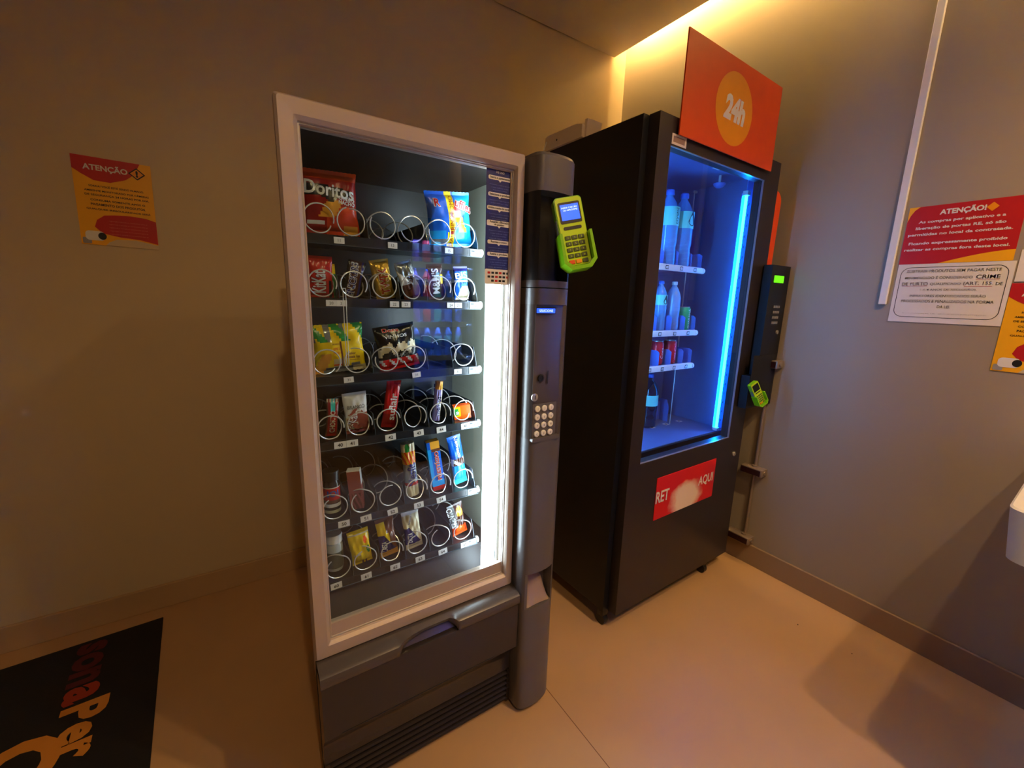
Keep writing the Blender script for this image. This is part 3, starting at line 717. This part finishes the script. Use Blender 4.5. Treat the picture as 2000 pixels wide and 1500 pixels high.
b = DB(); b.lathe([(.001, .022), (.016, .018), (.026, .008), (.028, 0)], M_flap, 20, M=frame((.745, .20, 2.018), (1, 0, 0), (0, 1, 0)) @ Matrix.Scale(-1, 4, (0, 0, 1))); b.tube([(.745, .20, 2.055), (.745, .20, 2.01)], .006, M_white, 8); b.build('camera_dome', D)
b = DB(); b.add([(.60, .13, 2.0535), (.655, .13, 2.0535), (.655, .16, 2.0535), (.60, .16, 2.0535)], [(0, 1, 2, 3)], M_paper); b.build('ceiling_label', D)
# castors
for x, y in ((-.006, .070), (.735, .036), (.0, .50), (.80, .50)):
    b = DB(); b.tube([(x - .012, y, .026), (x + .012, y, .026)], .026, M_dark, 20); b.box(x - .018, x + .018, y - .018, y + .018, .048, .085, M_dark, bev=.003); b.build('castor', D)
# delivery flap: red panel, soft pale blotch mixed into its colour
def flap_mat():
    m = bpy.data.materials.new('red_flap_pale_blotch'); m.use_nodes = True; n = m.node_tree.nodes; l = m.node_tree.links; bb = n['Principled BSDF']
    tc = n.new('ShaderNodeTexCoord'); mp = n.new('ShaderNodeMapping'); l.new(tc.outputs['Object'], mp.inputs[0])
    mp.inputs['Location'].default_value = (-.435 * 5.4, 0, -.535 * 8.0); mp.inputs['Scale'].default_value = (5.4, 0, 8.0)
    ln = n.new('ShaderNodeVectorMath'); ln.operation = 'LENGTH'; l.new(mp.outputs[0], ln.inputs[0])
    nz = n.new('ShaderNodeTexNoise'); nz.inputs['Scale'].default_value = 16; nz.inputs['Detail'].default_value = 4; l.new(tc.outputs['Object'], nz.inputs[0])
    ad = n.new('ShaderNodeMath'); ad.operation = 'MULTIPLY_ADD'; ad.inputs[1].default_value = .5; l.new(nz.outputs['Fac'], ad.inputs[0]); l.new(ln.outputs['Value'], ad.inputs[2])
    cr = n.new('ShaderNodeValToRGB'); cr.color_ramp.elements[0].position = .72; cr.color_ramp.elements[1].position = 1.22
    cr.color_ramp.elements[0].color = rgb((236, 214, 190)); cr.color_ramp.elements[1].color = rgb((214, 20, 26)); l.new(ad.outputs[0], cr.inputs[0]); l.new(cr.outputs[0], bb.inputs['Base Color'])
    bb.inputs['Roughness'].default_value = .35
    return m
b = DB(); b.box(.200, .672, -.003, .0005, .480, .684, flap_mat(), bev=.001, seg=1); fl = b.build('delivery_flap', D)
Fb = MBm @ face_front(0, -.003, 0)
b = MB(); b.text('RET', .248, .590, M_paper, Fb, w=.095, h=.056, bold=.02); b.text('AQUI', .592, .590, M_paper, Fb, w=.125, h=.056, bold=.02); b.build('lettering', fl)
b = DB(); b.lathe([(.013, 0), (.013, .005), (.009, .009), (.003, .010)], M_alu, 20, M=face_front(.838, 0, .676)); b.build('lock', D)
b = DB(); b.box(.074, .162, -.0025, -.0005, 2.004, 2.040, M_tan, bev=.001, seg=1); b.box(.082, .150, -.0030, -.0025, 2.012, 2.032, mat('tag_brown', (150, 120, 100), .5)); b.build('serial_label', D)

# drink trays
TZ = [1.600, 1.296, 1.127]
lanes = [(.115, .225, .335, .445, .555, .64), (.10, .22, .33, .445, .555, .645), (.09, .185, .28, .375, .47, .57, .645)]
for z, ln in zip(TZ, lanes):
    b = DB(); b.box(.0, .665, .205, .49, z + .006, z + .009, M_binner)
    tr = b.build('tray', D)
    b = DB(); b.prism([(.186, z - .012), (.184, z), (.187, z + .012), (.194, z + .016), (.206, z + .014), (.206, z - .012)], .0, .668, M_white, 'x')
    b.tube([(.668, .195, z), (.680, .195, z)], .014, M_white, 14); b.build('front_rail', tr)
    for x in ln[:-1]:
        b = DB(); b.rrect(x + .030, x + .052, z - .008, z + .009, .001, M_ink, face_front(0, .1840, 0), .0012); b.rrect(x + .033, x + .049, z - .005, z + .006, .001, M_white, face_front(0, .1840, 0), .0018)
        b.text('10', x + .041, z, M_ink, face_front(0, .1840, 0), h=.006, off=.0024); b.build('price_tag', tr)
    for x in ln:
        b = DB(); b.prism([(.21, z + .009), (.21, z + .075), (.225, z + .085), (.48, z + .085), (.48, z + .009)], x + .0445, x + .046, M_flap, 'x'); b.build('lane_divider', tr)
    b = DB(); b.box(.600, .664, .300, .303, z + .01, z + .10, M_flap); b.build('pusher', tr)
for x in (.563, .688, .809):
    b = DB(); b.add([(x - .017, .300, .7756), (x + .017, .300, .7756), (x + .017, .330, .7756), (x - .017, .330, .7756)], [(0, 1, 2, 3)], M_white)
    b.add([(x - .008, .308, .7760), (x + .008, .308, .7760), (x + .008, .322, .7760), (x - .008, .322, .7760)], [(0, 1, 2, 3)], M_ink); b.build('price_tag', D)
for x in (.515, .635, .74):
    b = DB(); b.prism([(.345, .7755), (.345, .86), (.36, .90), (.49, .90), (.49, .7755)], x, x + .0015, M_flap, 'x'); b.box(x - .045 if x > .6 else x - .03, x, .40, .402, .7755, .885, M_flap); b.build('lane_divider', D)

def lm(x, y, z):   # machine-local point to world
    return MBm @ Vector((x, y, z))
def bottle(name, label, x, y, z, r, h, capm, bodym, labelm, group=None, lz=(.45, .66), text=None, cat='bottle', ink=None, world=False, drop=False, cola=False):
    p = Vector((x, y, z)) if world else lm(x, y, z)
    T = thing(name, label, cat, p, (0, 0, 0 if world else BT), group); M = local(T)
    if world: T.rotation_euler = (0, 0, math.pi); WM[T.name] = Matrix.Translation(p) @ Matrix.Rotation(math.pi, 4, 'Z'); M = local(T)
    k = r
    prof = [(k * .72, 0), (k * .95, .006), (k, .02), (k * .97, h * .2), (k * .93, h * .26), (k, h * .32), (k, h * .68), (k * .86, h * .76), (k * .55, h * .86), (k * .32, h * .91), (k * .30, h * .94)]
    MB(M).lathe(prof, bodym, 24).build('body', T)
    MB(M).lathe([(k * .36, h * .935), (k * .37, h * .94), (k * .37, h * .99), (k * .33, h)], capm, 20).build('cap', T)
    if labelm:
        b = MB(M); b.lathe([(k * 1.015, h * lz[0]), (k * 1.015, h * lz[1])], labelm, 28)
        sf = lambda X, Y: math.sqrt(max(0, (k * 1.015) ** 2 - X * X))
        S = frame((0, 0, 0), (1, 0, 0), (0, 0, 1))
        if text: b.text(text, 0, h * (lz[0] + lz[1]) / 2, ink or M_ink, S, h=k * .5, rot=R_(90), off=.0012, surf=sf)
        if drop:
            cz = h * (lz[0] + lz[1]) / 2 - .006; pts = [(k * .42 * math.cos(R_(a)) * (1 if a > 180 else 1 - .9 * math.sin(R_(a))), cz + (k * .42 * math.sin(R_(a)) if a > 180 else k * 1.0 * math.sin(R_(a)))) for a in range(0, 360, 15)]
            b.add([(px, -sf(px, 0) - .0012, pz) for px, pz in pts], [tuple(range(len(pts)))], M_ink)
        b.build('bottle_label', T)
    return T
cyan = mat('label_cyan', (120, 235, 220), .4); bcap = mat('cap_blue', (60, 120, 220), .35); wbody = mat('water_bottle_plastic', (90, 150, 210), .12, coat=.5)
darkb = mat('dark_soda', (36, 30, 50), .1, coat=.5); cb = mat('clear_bottle', (120, 160, 210), .1, coat=.5)
gW = 'water bottles in the blue-lit machine'
bottle('water_bottle', 'large water bottle on the top drinks shelf, half hidden by the black door edge', .455, .262, 1.609, .050, .345, bcap, wbody, cyan, lz=(.53, .77), text='crystal')
bottle('water_bottle', 'large water bottle with a printed drop, outer one on the top drinks shelf', .568, .262, 1.609, .052, .345, bcap, wbody, cyan, lz=(.53, .75), drop=True)
bottle('water_bottle', 'small labelled water bottle at the left of the second drinks shelf', .455, .262, 1.305, .033, .240, bcap, wbody, cyan, lz=(.52, .72), drop=True)
bottle('soda_bottle', 'small clear unlabelled bottle with a pale cap on the second drinks shelf', .560, .262, 1.305, .036, .240, M_white, cb, None)
bottle('soda_bottle', 'bottle with pale cyan label at the bottom of the drinks machine, nearer the door edge', .452, .352, .7755, .048, .290, bcap, wbody, cyan, lz=(.42, .64), text='crystal')
bottle('soda_bottle', 'bottle with dark shoulders at the bottom of the drinks machine, beside the bent flap', .560, .352, .7755, .050, .290, bcap, darkb, cyan, lz=(.42, .62))
def can(label, x, y, z, col, group=None, text=None, ink=None, world=False):
    p = Vector((x, y, z)) if world else lm(x, y, z)
    T = thing('drink_can', label, 'can', p, (0, 0, math.pi if world else BT), group); M = local(T)
    r = .033; h = .120
    MB(M).lathe([(r * .78, 0), (r * .9, .004), (r, .012), (r, h * .90), (r * .84, h * .97)], col, 24).build('body', T)
    MB(M).lathe([(r * .84, h * .97), (r * .86, h), (r * .76, h), (r * .74, h * .97)], M_alu, 24).build('rim', T)
    if text:
        b = MB(M); b.text(text, 0, h * .5, ink or M_white, frame((0, 0, 0), (1, 0, 0), (0, 0, 1)), h=r * .55, rot=R_(90), off=.0012, surf=lambda X, Y: math.sqrt(max(0, r * r - X * X))); b.build('lettering', T)
    return T
canred = mat('can_red', (230, 40, 60), .25, metal=.2); cangreen = mat('can_green', (60, 190, 120), .25, metal=.2)
can('green and white soft drink can on the second drinks shelf', .660, .262, 1.305, cangreen, text='GUARANÁ')
can('red can with white script on the third drinks shelf, next to the door edge', .466, .262, 1.136, canred, text='Coca', ink=M_white)
can('red can with faint lettering on the third drinks shelf, outer of the two', .572, .262, 1.136, canred, text='Coca-Cola', ink=mat('can_pale_red', (250, 120, 130), .3))

# 24h board fixed on the door head
S24 = thing('sign_board', 'square orange board reading 24h on top of the black drinks machine', 'sign', lm(.44, -.012, 2.035), (0, 0, BT))
b = DB(); b.box(.096, .788, -.015, -.010, 2.036, 2.374, M_orange); b.build('board', S24)
Fs = MBm @ face_front(0, -.015, 0)
b = MB(); b.disc(.432, 2.199, .135, .130, M_amber, Fs); b.build('amber_disc', S24)
b = MB(); b.text('24h', .438, 2.199, M_paper, Fs, w=.150, h=.090, bold=.055, rot=-.03, shear=.15); b.build('lettering', S24)
b = DB(); b.box(.15, .73, -.010, .0, 2.045, 2.075, M_dark); b.build('mounting_rail', S24)

# small pale box on top of the cabinet, at its back left
t = thing('power_adapter_box', 'pale plastic box lying on top of the drinks machine, at the back left', 'box', lm(-.0, .45, 2.092), (0, 0, BT))
b = DB(); b.prism([(.345, 2.0925), (.575, 2.0925), (.585, 2.105), (.580, 2.148), (.560, 2.152), (.385, 2.150), (.345, 2.140)], -.045, .06, M_tan, 'x'); b.build('box_shell', t)
b = DB(); b.prism([(.335, 2.0925), (.345, 2.0925), (.345, 2.160), (.330, 2.160)], -.03, .05, M_tan, 'x'); b.tube([(-.0455, .50, 2.12), (-.0465, .50, 2.12)], .004, M_dark, 10); b.build('box_end', t)
b = DB(); b.tube([(-.046, .570, 2.130), (-.052, .585, 2.09), (-.054, .590, 2.0), (-.054, .590, 1.6)], .0025, M_white, 6); b.build('cable', t)

# ------------------------------------------------------------------ payment box and orange plate at the right
P = thing('payment_box', 'black wall-side payment box with small green display beside the drinks machine', 'payment box', (2.25, 1.09, .935))
b = MB(); b.prism([(2.168, 1.634), (2.168, 1.10), (2.105, 1.10), (2.105, .935), (2.344, .935), (2.344, 1.634)], 1.064, 1.105, M_black, 'y'); b.box(2.112, 2.330, 1.0625, 1.064, .945, 1.200, mat('recess_shade_black', (6, 6, 9), .7))  # flat darker sheet on the front paints the shade of a recess
b.build('housing', P)
F2 = face_front(0, 1.064, 0)
b = MB(); b.rrect(2.196, 2.290, 1.553, 1.586, .002, M_lcdg, F2, .001); b.build('display', P)
kp = MB(); kp.rrect(2.225, 2.292, 1.345, 1.455, .003, M_dark, F2, .0006); kp = kp.build('keypad', P)
for r in range(4):
    b = MB(F2)
    for c in range(4): b.box(2.229 + c * .0155, 2.241 + c * .0155, 1.432 - r * .026, 1.444 - r * .026, .0008, .003, M_alu)
    b.build('key_row', kp)
b = MB(); b.lathe([(.010, 0), (.010, .005), (.004, .007)], M_alu, 18, M=face_front(2.30, 1.064, 1.312)); b.build('lock', P)
t = thing('orange_sign_plate', 'narrow orange plate with rounded corner and white letters standing above the payment box', 'sign', (2.25, 1.135, 1.636))
pts = [(2.2125, 1.636), (2.290, 1.636)] + [(2.240 + .055 * math.cos(R_(q)), 1.930 + .055 * math.sin(R_(q))) for q in range(0, 91, 15)] + [(2.2125, 1.985)]
b = MB(); b.prism(pts, 1.132, 1.137, M_orange, 'y'); b.build('plate', t)
b = MB(); Fo = face_front(0, 1.132, 0); b.disc(2.2265, 1.905, .0125, .030, M_paper, Fo); b.disc(2.229, 1.790, .006, .010, M_paper, Fo); b.build('lettering', t)

# ------------------------------------------------------------------ wall fittings
t = thing('cable_raceway', 'white vertical cable cover running down the right wall beside the red poster', 'cable cover', (2.345, .677, 1.46))
b = MB(); b.box(2.334, 2.3495, .664, .690, 1.462, 3.2, M_white, bev=.002, seg=1); b.build('cover', t)
t = thing('conduit_pipe', 'thin vertical conduit running down the right wall behind the drinks machine', 'conduit', (2.34, 1.081, .116))
b = MB(); b.tube([(2.335, 1.084, .17), (2.335, 1.084, .545)], .008, M_bx, 12); b.tube([(2.335, 1.084, .585), (2.335, 1.084, .933)], .008, M_bx, 12); b.build('pipe', t)
for z, dy0, dy1, lab in ((1.150, 1.028, 1.115, 'small square outlet box on the right wall at the edge of the payment box'), (.560, 1.022, 1.142, 'middle rectangular outlet box on the conduit of the right wall'), (.152, 1.036, 1.175, 'lowest outlet box on the conduit, just above the baseboard')):
    t = thing('outlet_box', lab, 'outlet box', (2.34, (dy0 + dy1) / 2, z - .02), group=None)
    b = MB(); b.box(2.292, 2.3495, dy0 + .004, dy1, z - .022, z + .018, M_bx, bev=.003); b.build('box_body', t)
    b = MB(); b.box(2.2895, 2.292, dy0 + .012, dy1 - .006, z - .018, z + .013, M_bxr); b.build('face_plate', t)
    b = MB(); b.tube([(2.325, 1.084, z + .018), (2.325, 1.084, z + .026)], .013, M_bx, 12); b.tube([(2.32, dy0 - .002, z), (2.32, dy0 + .004, z)], .012, M_bx, 12); b.build('gland', t)

# posters
def curve_pts(f, n=20, a=0, b_=1): return [f(a + (b_ - a) * i / n) for i in range(n + 1)]
def attention_poster(M, T, w_=.225, h=.315, text2=True):
    b = MB(M); b.box(-w_ / 2, w_ / 2, -h / 2, h / 2, 0, .0012, M_yel); b.build('sheet', T)
    b = MB()
    hw, hh = w_ / 2, h / 2
    pts = [(-hw, hh), (hw, hh)] if False else [(-hw, hh), (hw * .72, hh)]
    pts += [(hw * .55, hh * .74), (hw * .3, hh * .58), (-hw * .1, hh * .47), (-hw * .5, hh * .48), (-hw * .8, hh * .60), (-hw, hh * .70)]
    b.poly(pts, M_redp, M, .0016); b.build('red_header', T)
    b = MB(); b.poly([(-hw * .35, -hh * .30)] + [(-hw * .35 + (hw * 1.35) * q, -hh * (.30 - .05 * math.sin(math.pi * q))) for q in (.2, .5, .8)] + [(hw, -hh * .33), (hw, -hh * .88), (hw * .5, -hh * .80), (0, -hh * .78), (-hw * .45, -hh * .72), (-hw * .62, -hh * .58), (-hw * .55, -hh * .42)], M_redp, M, .0016); b.build('red_footer', T)
    b = MB(); b.poly([(-hw * .1, -hh * .84), (hw * .4, -hh * .82), (hw, -hh * .90), (hw, -hh), (-hw * .4, -hh), (-hw * .3, -hh * .92)], mat('poster_beige', (206, 186, 150), .5), M, .0018)
    b.build('beige_wave', T)
    b = MB()
    d = .022; cx, cy = hw * .62, hh * .76
    b.poly([(cx, cy + d), (cx + d * 1.15, cy), (cx, cy - d), (cx - d * 1.15, cy)], M_ink, M, .0020)
    d *= .78
    b.poly([(cx, cy + d), (cx + d * 1.15, cy), (cx, cy - d), (cx - d * 1.15, cy)], M_amber, M, .0023)
    b.text('!', cx, cy, M_ink, M, h=.024, off=.0027, bold=.06); b.build('warning_sign_print', T)
    b = MB(); b.text('ATENÇÃO', -hw * .18, hh * .77, M_paper, M, w=w_ * .56, off=.0022, bold=.03)
    L = ['SORRIA! VOCÊ ESTÁ SENDO FILMADO.', 'AMBIENTE MONITORADO POR CÂMERAS', 'DE SEGURANÇA 24 HORAS POR DIA.', 'CONSUMA SOMENTE APÓS O', 'PAGAMENTO DOS PRODUTOS.', 'QUALQUER IRREGULARIDADE SERÁ']
    for i, s_ in enumerate(L): b.text(s_, .006, hh * (.36 - i * .105), M_ink if 0 < i < 5 else M_bxr, M, w=w_ * (.82 if i in (1, 2, 5) else .70), h=.0085, off=.0020, bold=.02)
    for i in range(5): b.text('registrada e enviada ao condomínio para as', hw * .25, -hh * (.42 + i * .075), mat('poster_pink', (214, 120, 100), .5), M, w=w_ * .5, h=.006, off=.0022)
    b.build('lettering', T)
    b = MB(); b.rrect(-hw * .88, -hw * .40, -hh * .90, -hh * .68, .012, M_white, M, .0026); b.disc(-hw * .46, -hh * .79, .012, .013, M_ink, M, .0030); b.rrect(-hw * .96, -hw * .74, -hh * .98, -hh * .84, .004, mat('poster_grey', (150, 150, 156), .5), M, .0024)
    b.build('camera_print', T)
t = thing('warning_poster', 'yellow and red attention poster alone on the left wall', 'poster', (-.332, YW - .002, 1.59))
attention_poster(face_front(-.336, YW - .0015, 1.750) @ Matrix.Rotation(-.02, 4, 'Z'), t)
t = thing('warning_poster', 'yellow and red attention poster cut off by the right edge of the photo', 'poster', (XR - .002, .21, 1.24))
attention_poster(face_left(XR - .0015, .2105, 1.389), t)
t = thing('notice_poster', 'white sheet above the cut-off yellow poster, right of the red poster', 'poster', (XR - .002, .21, 1.55))
b = MB(face_left(XR - .0015, .215, 1.607)); b.box(-.105, .105, -.055, .055, 0, .0012, M_paper); b.build('sheet', t)
t = thing('notice_poster', 'red wide attention poster with white lines of text on the right wall', 'poster', (XR - .002, .49, 1.626))
Mp = face_left(XR - .0015, .4925, 1.7365); b = MB(Mp); b.box(-.1575, .1575, -.1105, .1105, 0, .0012, M_redp); b.build('sheet', t)
b = MB(); b.poly([(-.1575, .1105), (-.125, .1105), (-.14, .098), (-.150, .080), (-.1575, .055)], M_yel, Mp, .0016); b.build('yellow_corner', t); b = MB()
b.poly([(-.04, -.1105)] + [(-.04 + .1975 * q, -.1105 + .040 * math.sin(q * 1.4)) for q in [i / 12 for i in range(1, 13)]] + [(.1575, -.1105)], M_yel, Mp, .0016); b.build('yellow_wave', t)
b = MB(); b.text('ATENÇÃO!', -.002, .083, M_paper, Mp, w=.125, off=.002, bold=.04)
d = .016; b.poly([(.076, .083 + d), (.076 + d, .083), (.076, .083 - d), (.076 - d, .083)], M_amber, Mp, .0018)
for i, (s_, wd, y) in enumerate([('As compras por aplicativo e a', .235, .050), ('liberação de portas RE, só são', .245, .026), ('permitidas no local da contratada.', .285, .002), ('Ficando expressamente proibido', .270, -.032), ('realizar as compras fora deste local.', .290, -.056)]):
    b.text(s_, -.004, y, M_paper, Mp, w=wd, h=.0135, off=.002, bold=.03)
b.build('lettering', t)
t = thing('notice_poster', 'white notice in black capitals with a rounded border, under the red poster', 'poster', (XR - .002, .487, 1.394))
Mp = face_left(XR - .0015, .487, 1.5095); b = MB(Mp); b.box(-.162, .162, -.1165, .1155, 0, .0012, M_paper); b.build('sheet', t)
b = MB()
o_ = rr(-.150, .150, -.096, .103, .030, 6); i_ = rr(-.1480, .1480, -.094, .101, .028, 6); n = len(o_)
b.add([(p[0], p[1], .0016) for p in o_] + [(p[0], p[1], .0016) for p in i_], [(k, (k + 1) % n, n + (k + 1) % n, n + k) for k in range(n)], M_ink, Mp); b.build('border', t)
b = MB(); M_redt = mat('red_ink', (176, 40, 50), .5)
b.text('SUBTRAIR PRODUTOS SEM PAGAR NESTE', 0, .087, M_ink, Mp, w=.262, h=.0115, bold=.02)
b.text('MINIMERCADO É CONSIDERADO', -.036, .062, M_ink, Mp, w=.195, h=.0125, bold=.02); b.text('CRIME', .101, .062, M_redt, Mp, w=.062, h=.0145, bold=.02)
b.text('DE FURTO', -.100, .037, M_redt, Mp, w=.080, h=.0135, bold=.02); b.text('QUALIFICADO', -.010, .036, M_ink, Mp, w=.088, h=.011, bold=.02); b.text('(ART. 155.', .079, .036, M_redt, Mp, w=.078, h=.0155, bold=.02); b.text('DE', .133, .036, M_ink, Mp, w=.018, h=.011, bold=.02)
for s_, wd, y in (('1 A 4 ANOS DE RECLUSÃO).', .160, .014), ('INFRATORES IDENTIFICADOS SERÃO', .215, -.009), ('PROCESSADOS E PENALIZADOS NA FORMA', .262, -.031), ('DA LEI.', .038, -.052)): b.text(s_, 0, y, M_ink, Mp, w=wd, h=.0115, bold=.02)
b.text('lei penal brasileira art. 155 - ambiente monitorado por câmeras', 0, -.080, M_ink, Mp, w=.24, h=.005)
for x0, x1, y in ((.071, .131, .0525), (-.139, -.061, .0285), (.044, .117, .0265)): b.box(x0, x1, y - .0006, y + .0006, .0012, .0016, M_redt, M=Mp)
b.build('lettering', t)

# doormat on the floor, bottom left
t = thing('doormat', 'black doormat with gold and dark red lettering on the floor by the left wall', 'doormat', (-.60, 1.80, 0))
aM = .057; Mm = Matrix.Translation((-.369, 2.196, 0)) @ Matrix.Rotation(aM, 4, 'Z')
b = MB(Mm); b.box(-.95, 0, -1.35, 0, .0, .006, mat('mat_black', (10, 8, 12), .8, var=.3, scale=200, bump=.3), bev=.002, seg=1); b.build('mat_body', t)
mg = mat('mat_gold', (200, 130, 40), .8); mo = mat('mat_rust', (150, 46, 16), .8); mr = mat('mat_dark_red', (80, 12, 16), .8)
b = MB(); Ml = Mm @ frame((0, 0, .0065), (0, 1, 0), (-1, 0, 0))
Mg = Mm @ frame((0, 0, .0065), (0, -1, 0), (1, 0, 0))
for ch, y, x, m, hh in (('C', -.52, -.325, mg, .20), ('e', -.485, -.205, mg, .085), ('r', -.56, -.200, mg, .09), ('P', -.400, -.195, mg, .125), ('a', -.305, -.215, mo, .095), ('n', -.220, -.220, mr, .09), ('o', -.135, -.222, mr, .09), ('s', -.055, -.220, mr, .09)):
    b.text(ch, -y, x, m, Mg, h=hh, bold=.04, off=.0002 if ch == 'C' else .0008)
b.build('lettering', t)

# white counter at the right edge
t = thing('wall_counter', 'white rounded counter on the right wall, cut off by the photo edge', 'counter', (2.35, -.1, .80))
def plan2(s_, yoff=0): # rounded slab plan
    return [(2.3495, .150 - yoff)] + [(1.60 + s_ + .04 - .04 * math.sin(R_(q)), .132 - yoff - .04 + .04 * math.cos(R_(q))) for q in range(0, 91, 15)] + [(1.60 + s_ + .04 - .04 * math.cos(R_(q)), -.75 + yoff + .04 - .04 * math.sin(R_(q))) for q in range(0, 91, 15)] + [(2.3495, -.75 + yoff)]
b = MB(); a_, c_ = plan2(.0, .016), plan2(0); n = len(a_)
b.add([(x, y, .822) for x, y in a_] + [(x, y, .956) for x, y in c_] + [(x, y, .960) for x, y in plan2(.004, .004)], [tuple(range(n - 1, -1, -1))] + [(i, (i + 1) % n, n + (i + 1) % n, n + i) for i in range(n)] + [(n + i, n + (i + 1) % n, 2 * n + (i + 1) % n, 2 * n + i) for i in range(n)] + [tuple(2 * n + i for i in range(n))], M_white)
b.build('counter_top', t)

# debris specks and scratch on the floor
for x, y, r, lab in ((2.07, .672, .0028, 'tiny dark crumb on the sunlit-looking floor, nearest the drinks machine'), (2.088, .47, .0022, 'tiny dark crumb lying inside the lighter shadow on the floor'), (1.50, .30, .0026, 'tiny dark crumb on the floor at the bottom edge of the photo')):
    tag(MB().lathe([(r, 0), (r * .9, .0015), (r * .3, .002)], mat('speck', (60, 30, 16), .7), 8, c=(x, y, 0)).build('crumb'), lab.replace('sunlit-looking ', 'lit beige '), 'crumb', 'crumbs on the floor')

# ------------------------------------------------------------------ drinks fridge across the room, seen mirrored in the snack window
FX0, FX1, FY = 1.24, 1.78, -1.22
Fd = thing('display_fridge', 'blue-lit drinks fridge mirrored in the snack machine glass', 'fridge', (1.50, -1.5, 0))
b = MB(); b.box(FX0 - .03, FX0, -1.80, FY, 0, 2.05, M_black); b.box(FX1, FX1 + .03, -1.80, FY, 0, 2.05, M_black); b.box(FX0, FX1, -1.80, -1.78, 0, 2.05, M_black); b.box(FX0, FX1, -1.78, FY, 1.97, 2.05, M_black); b.box(FX0, FX1, -1.78, FY, 0, .60, M_black); b.build('cabinet', Fd)
mfb = mat('fridge_back_lit', (40, 80, 160), .5)
b = MB(); b.box(FX0, FX1, -1.775, -1.77, .60, 1.97, mfb); b.build('inner_liner', Fd)
M_fl = mat('fridge_led', (120, 170, 255), .5, emis=(120, 165, 255), es=215)
b = MB(); b.box(FX0, FX1, FY - .055, FY, 1.88, 1.97, M_black); b.build('header', Fd)
b = MB(); b.box(FX0 + .01, FX1 - .01, FY - .085, FY - .062, 1.900, 1.906, M_fl); b.build('light_bar', Fd)
frw = mat('fridge_rail', (170, 210, 250), .4)
rows = [(1.70, 'b'), (1.42, 'b'), (1.21, 'c'), (.92, 'w')]
prot = {}
ORD = ('first', 'second', 'middle', 'fourth', 'last')
SHN = {1.70: 'top', 1.42: 'second', 1.21: 'can', .92: 'lowest'}
CN = ('violet', 'red', 'green', 'blue', 'pale blue')
fcols = [mat('drink_violet', (170, 110, 210), .3), mat('drink_red', (220, 40, 50), .3), mat('drink_green', (60, 190, 150), .3), wbody, wbody]
for z, k in rows:
    b = MB(); b.box(FX0, FX1, -1.76, FY - .06, z - .012, z - .001, frw); b.box(FX0 + .02, FX1 - .02, FY - .06, FY - .052, z - .034, z + .014, frw); b.build('shelf', Fd)
    b = MB(); b.box(FX0 + .01, FX1 - .01, FY - .085, FY - .062, z - .018, z - .0125, M_fl); b.build('light_bar', Fd)
    for i in range(5):
        x = FX0 + .07 + i * .100; y = FY - .13; key = (k, fcols[i % 5].name if k != 'w' else 'w')
        if key in prot:
            c = copy_tree(prot[key]); c.location = (x, y, z)
        elif k == 'c':
            c = can('soft drink can in a row on the mirrored blue fridge shelf', x, y, z, canred if i % 5 in (1, 4) else fcols[i % 5], group='cans on the mirrored fridge shelf', world=True); prot[key] = c
        else:
            c = bottle('soda_bottle', 'drink bottle in a row on a mirrored blue fridge shelf', x, y, z, .034, .24 if k == 'b' else .27, bcap, fcols[i % 5] if k == 'b' else wbody, M_white if k == 'b' else cyan, group='bottles on the mirrored fridge shelves', world=True); prot[key] = c
        c['label'] = f"{('red' if k == 'c' and i % 5 in (1, 4) else CN[i % 5]) if k != 'w' else 'blue water'} {'can' if k == 'c' else 'bottle'}, {ORD[i]} from the left on the {SHN[z]} shelf mirrored in the snack glass"
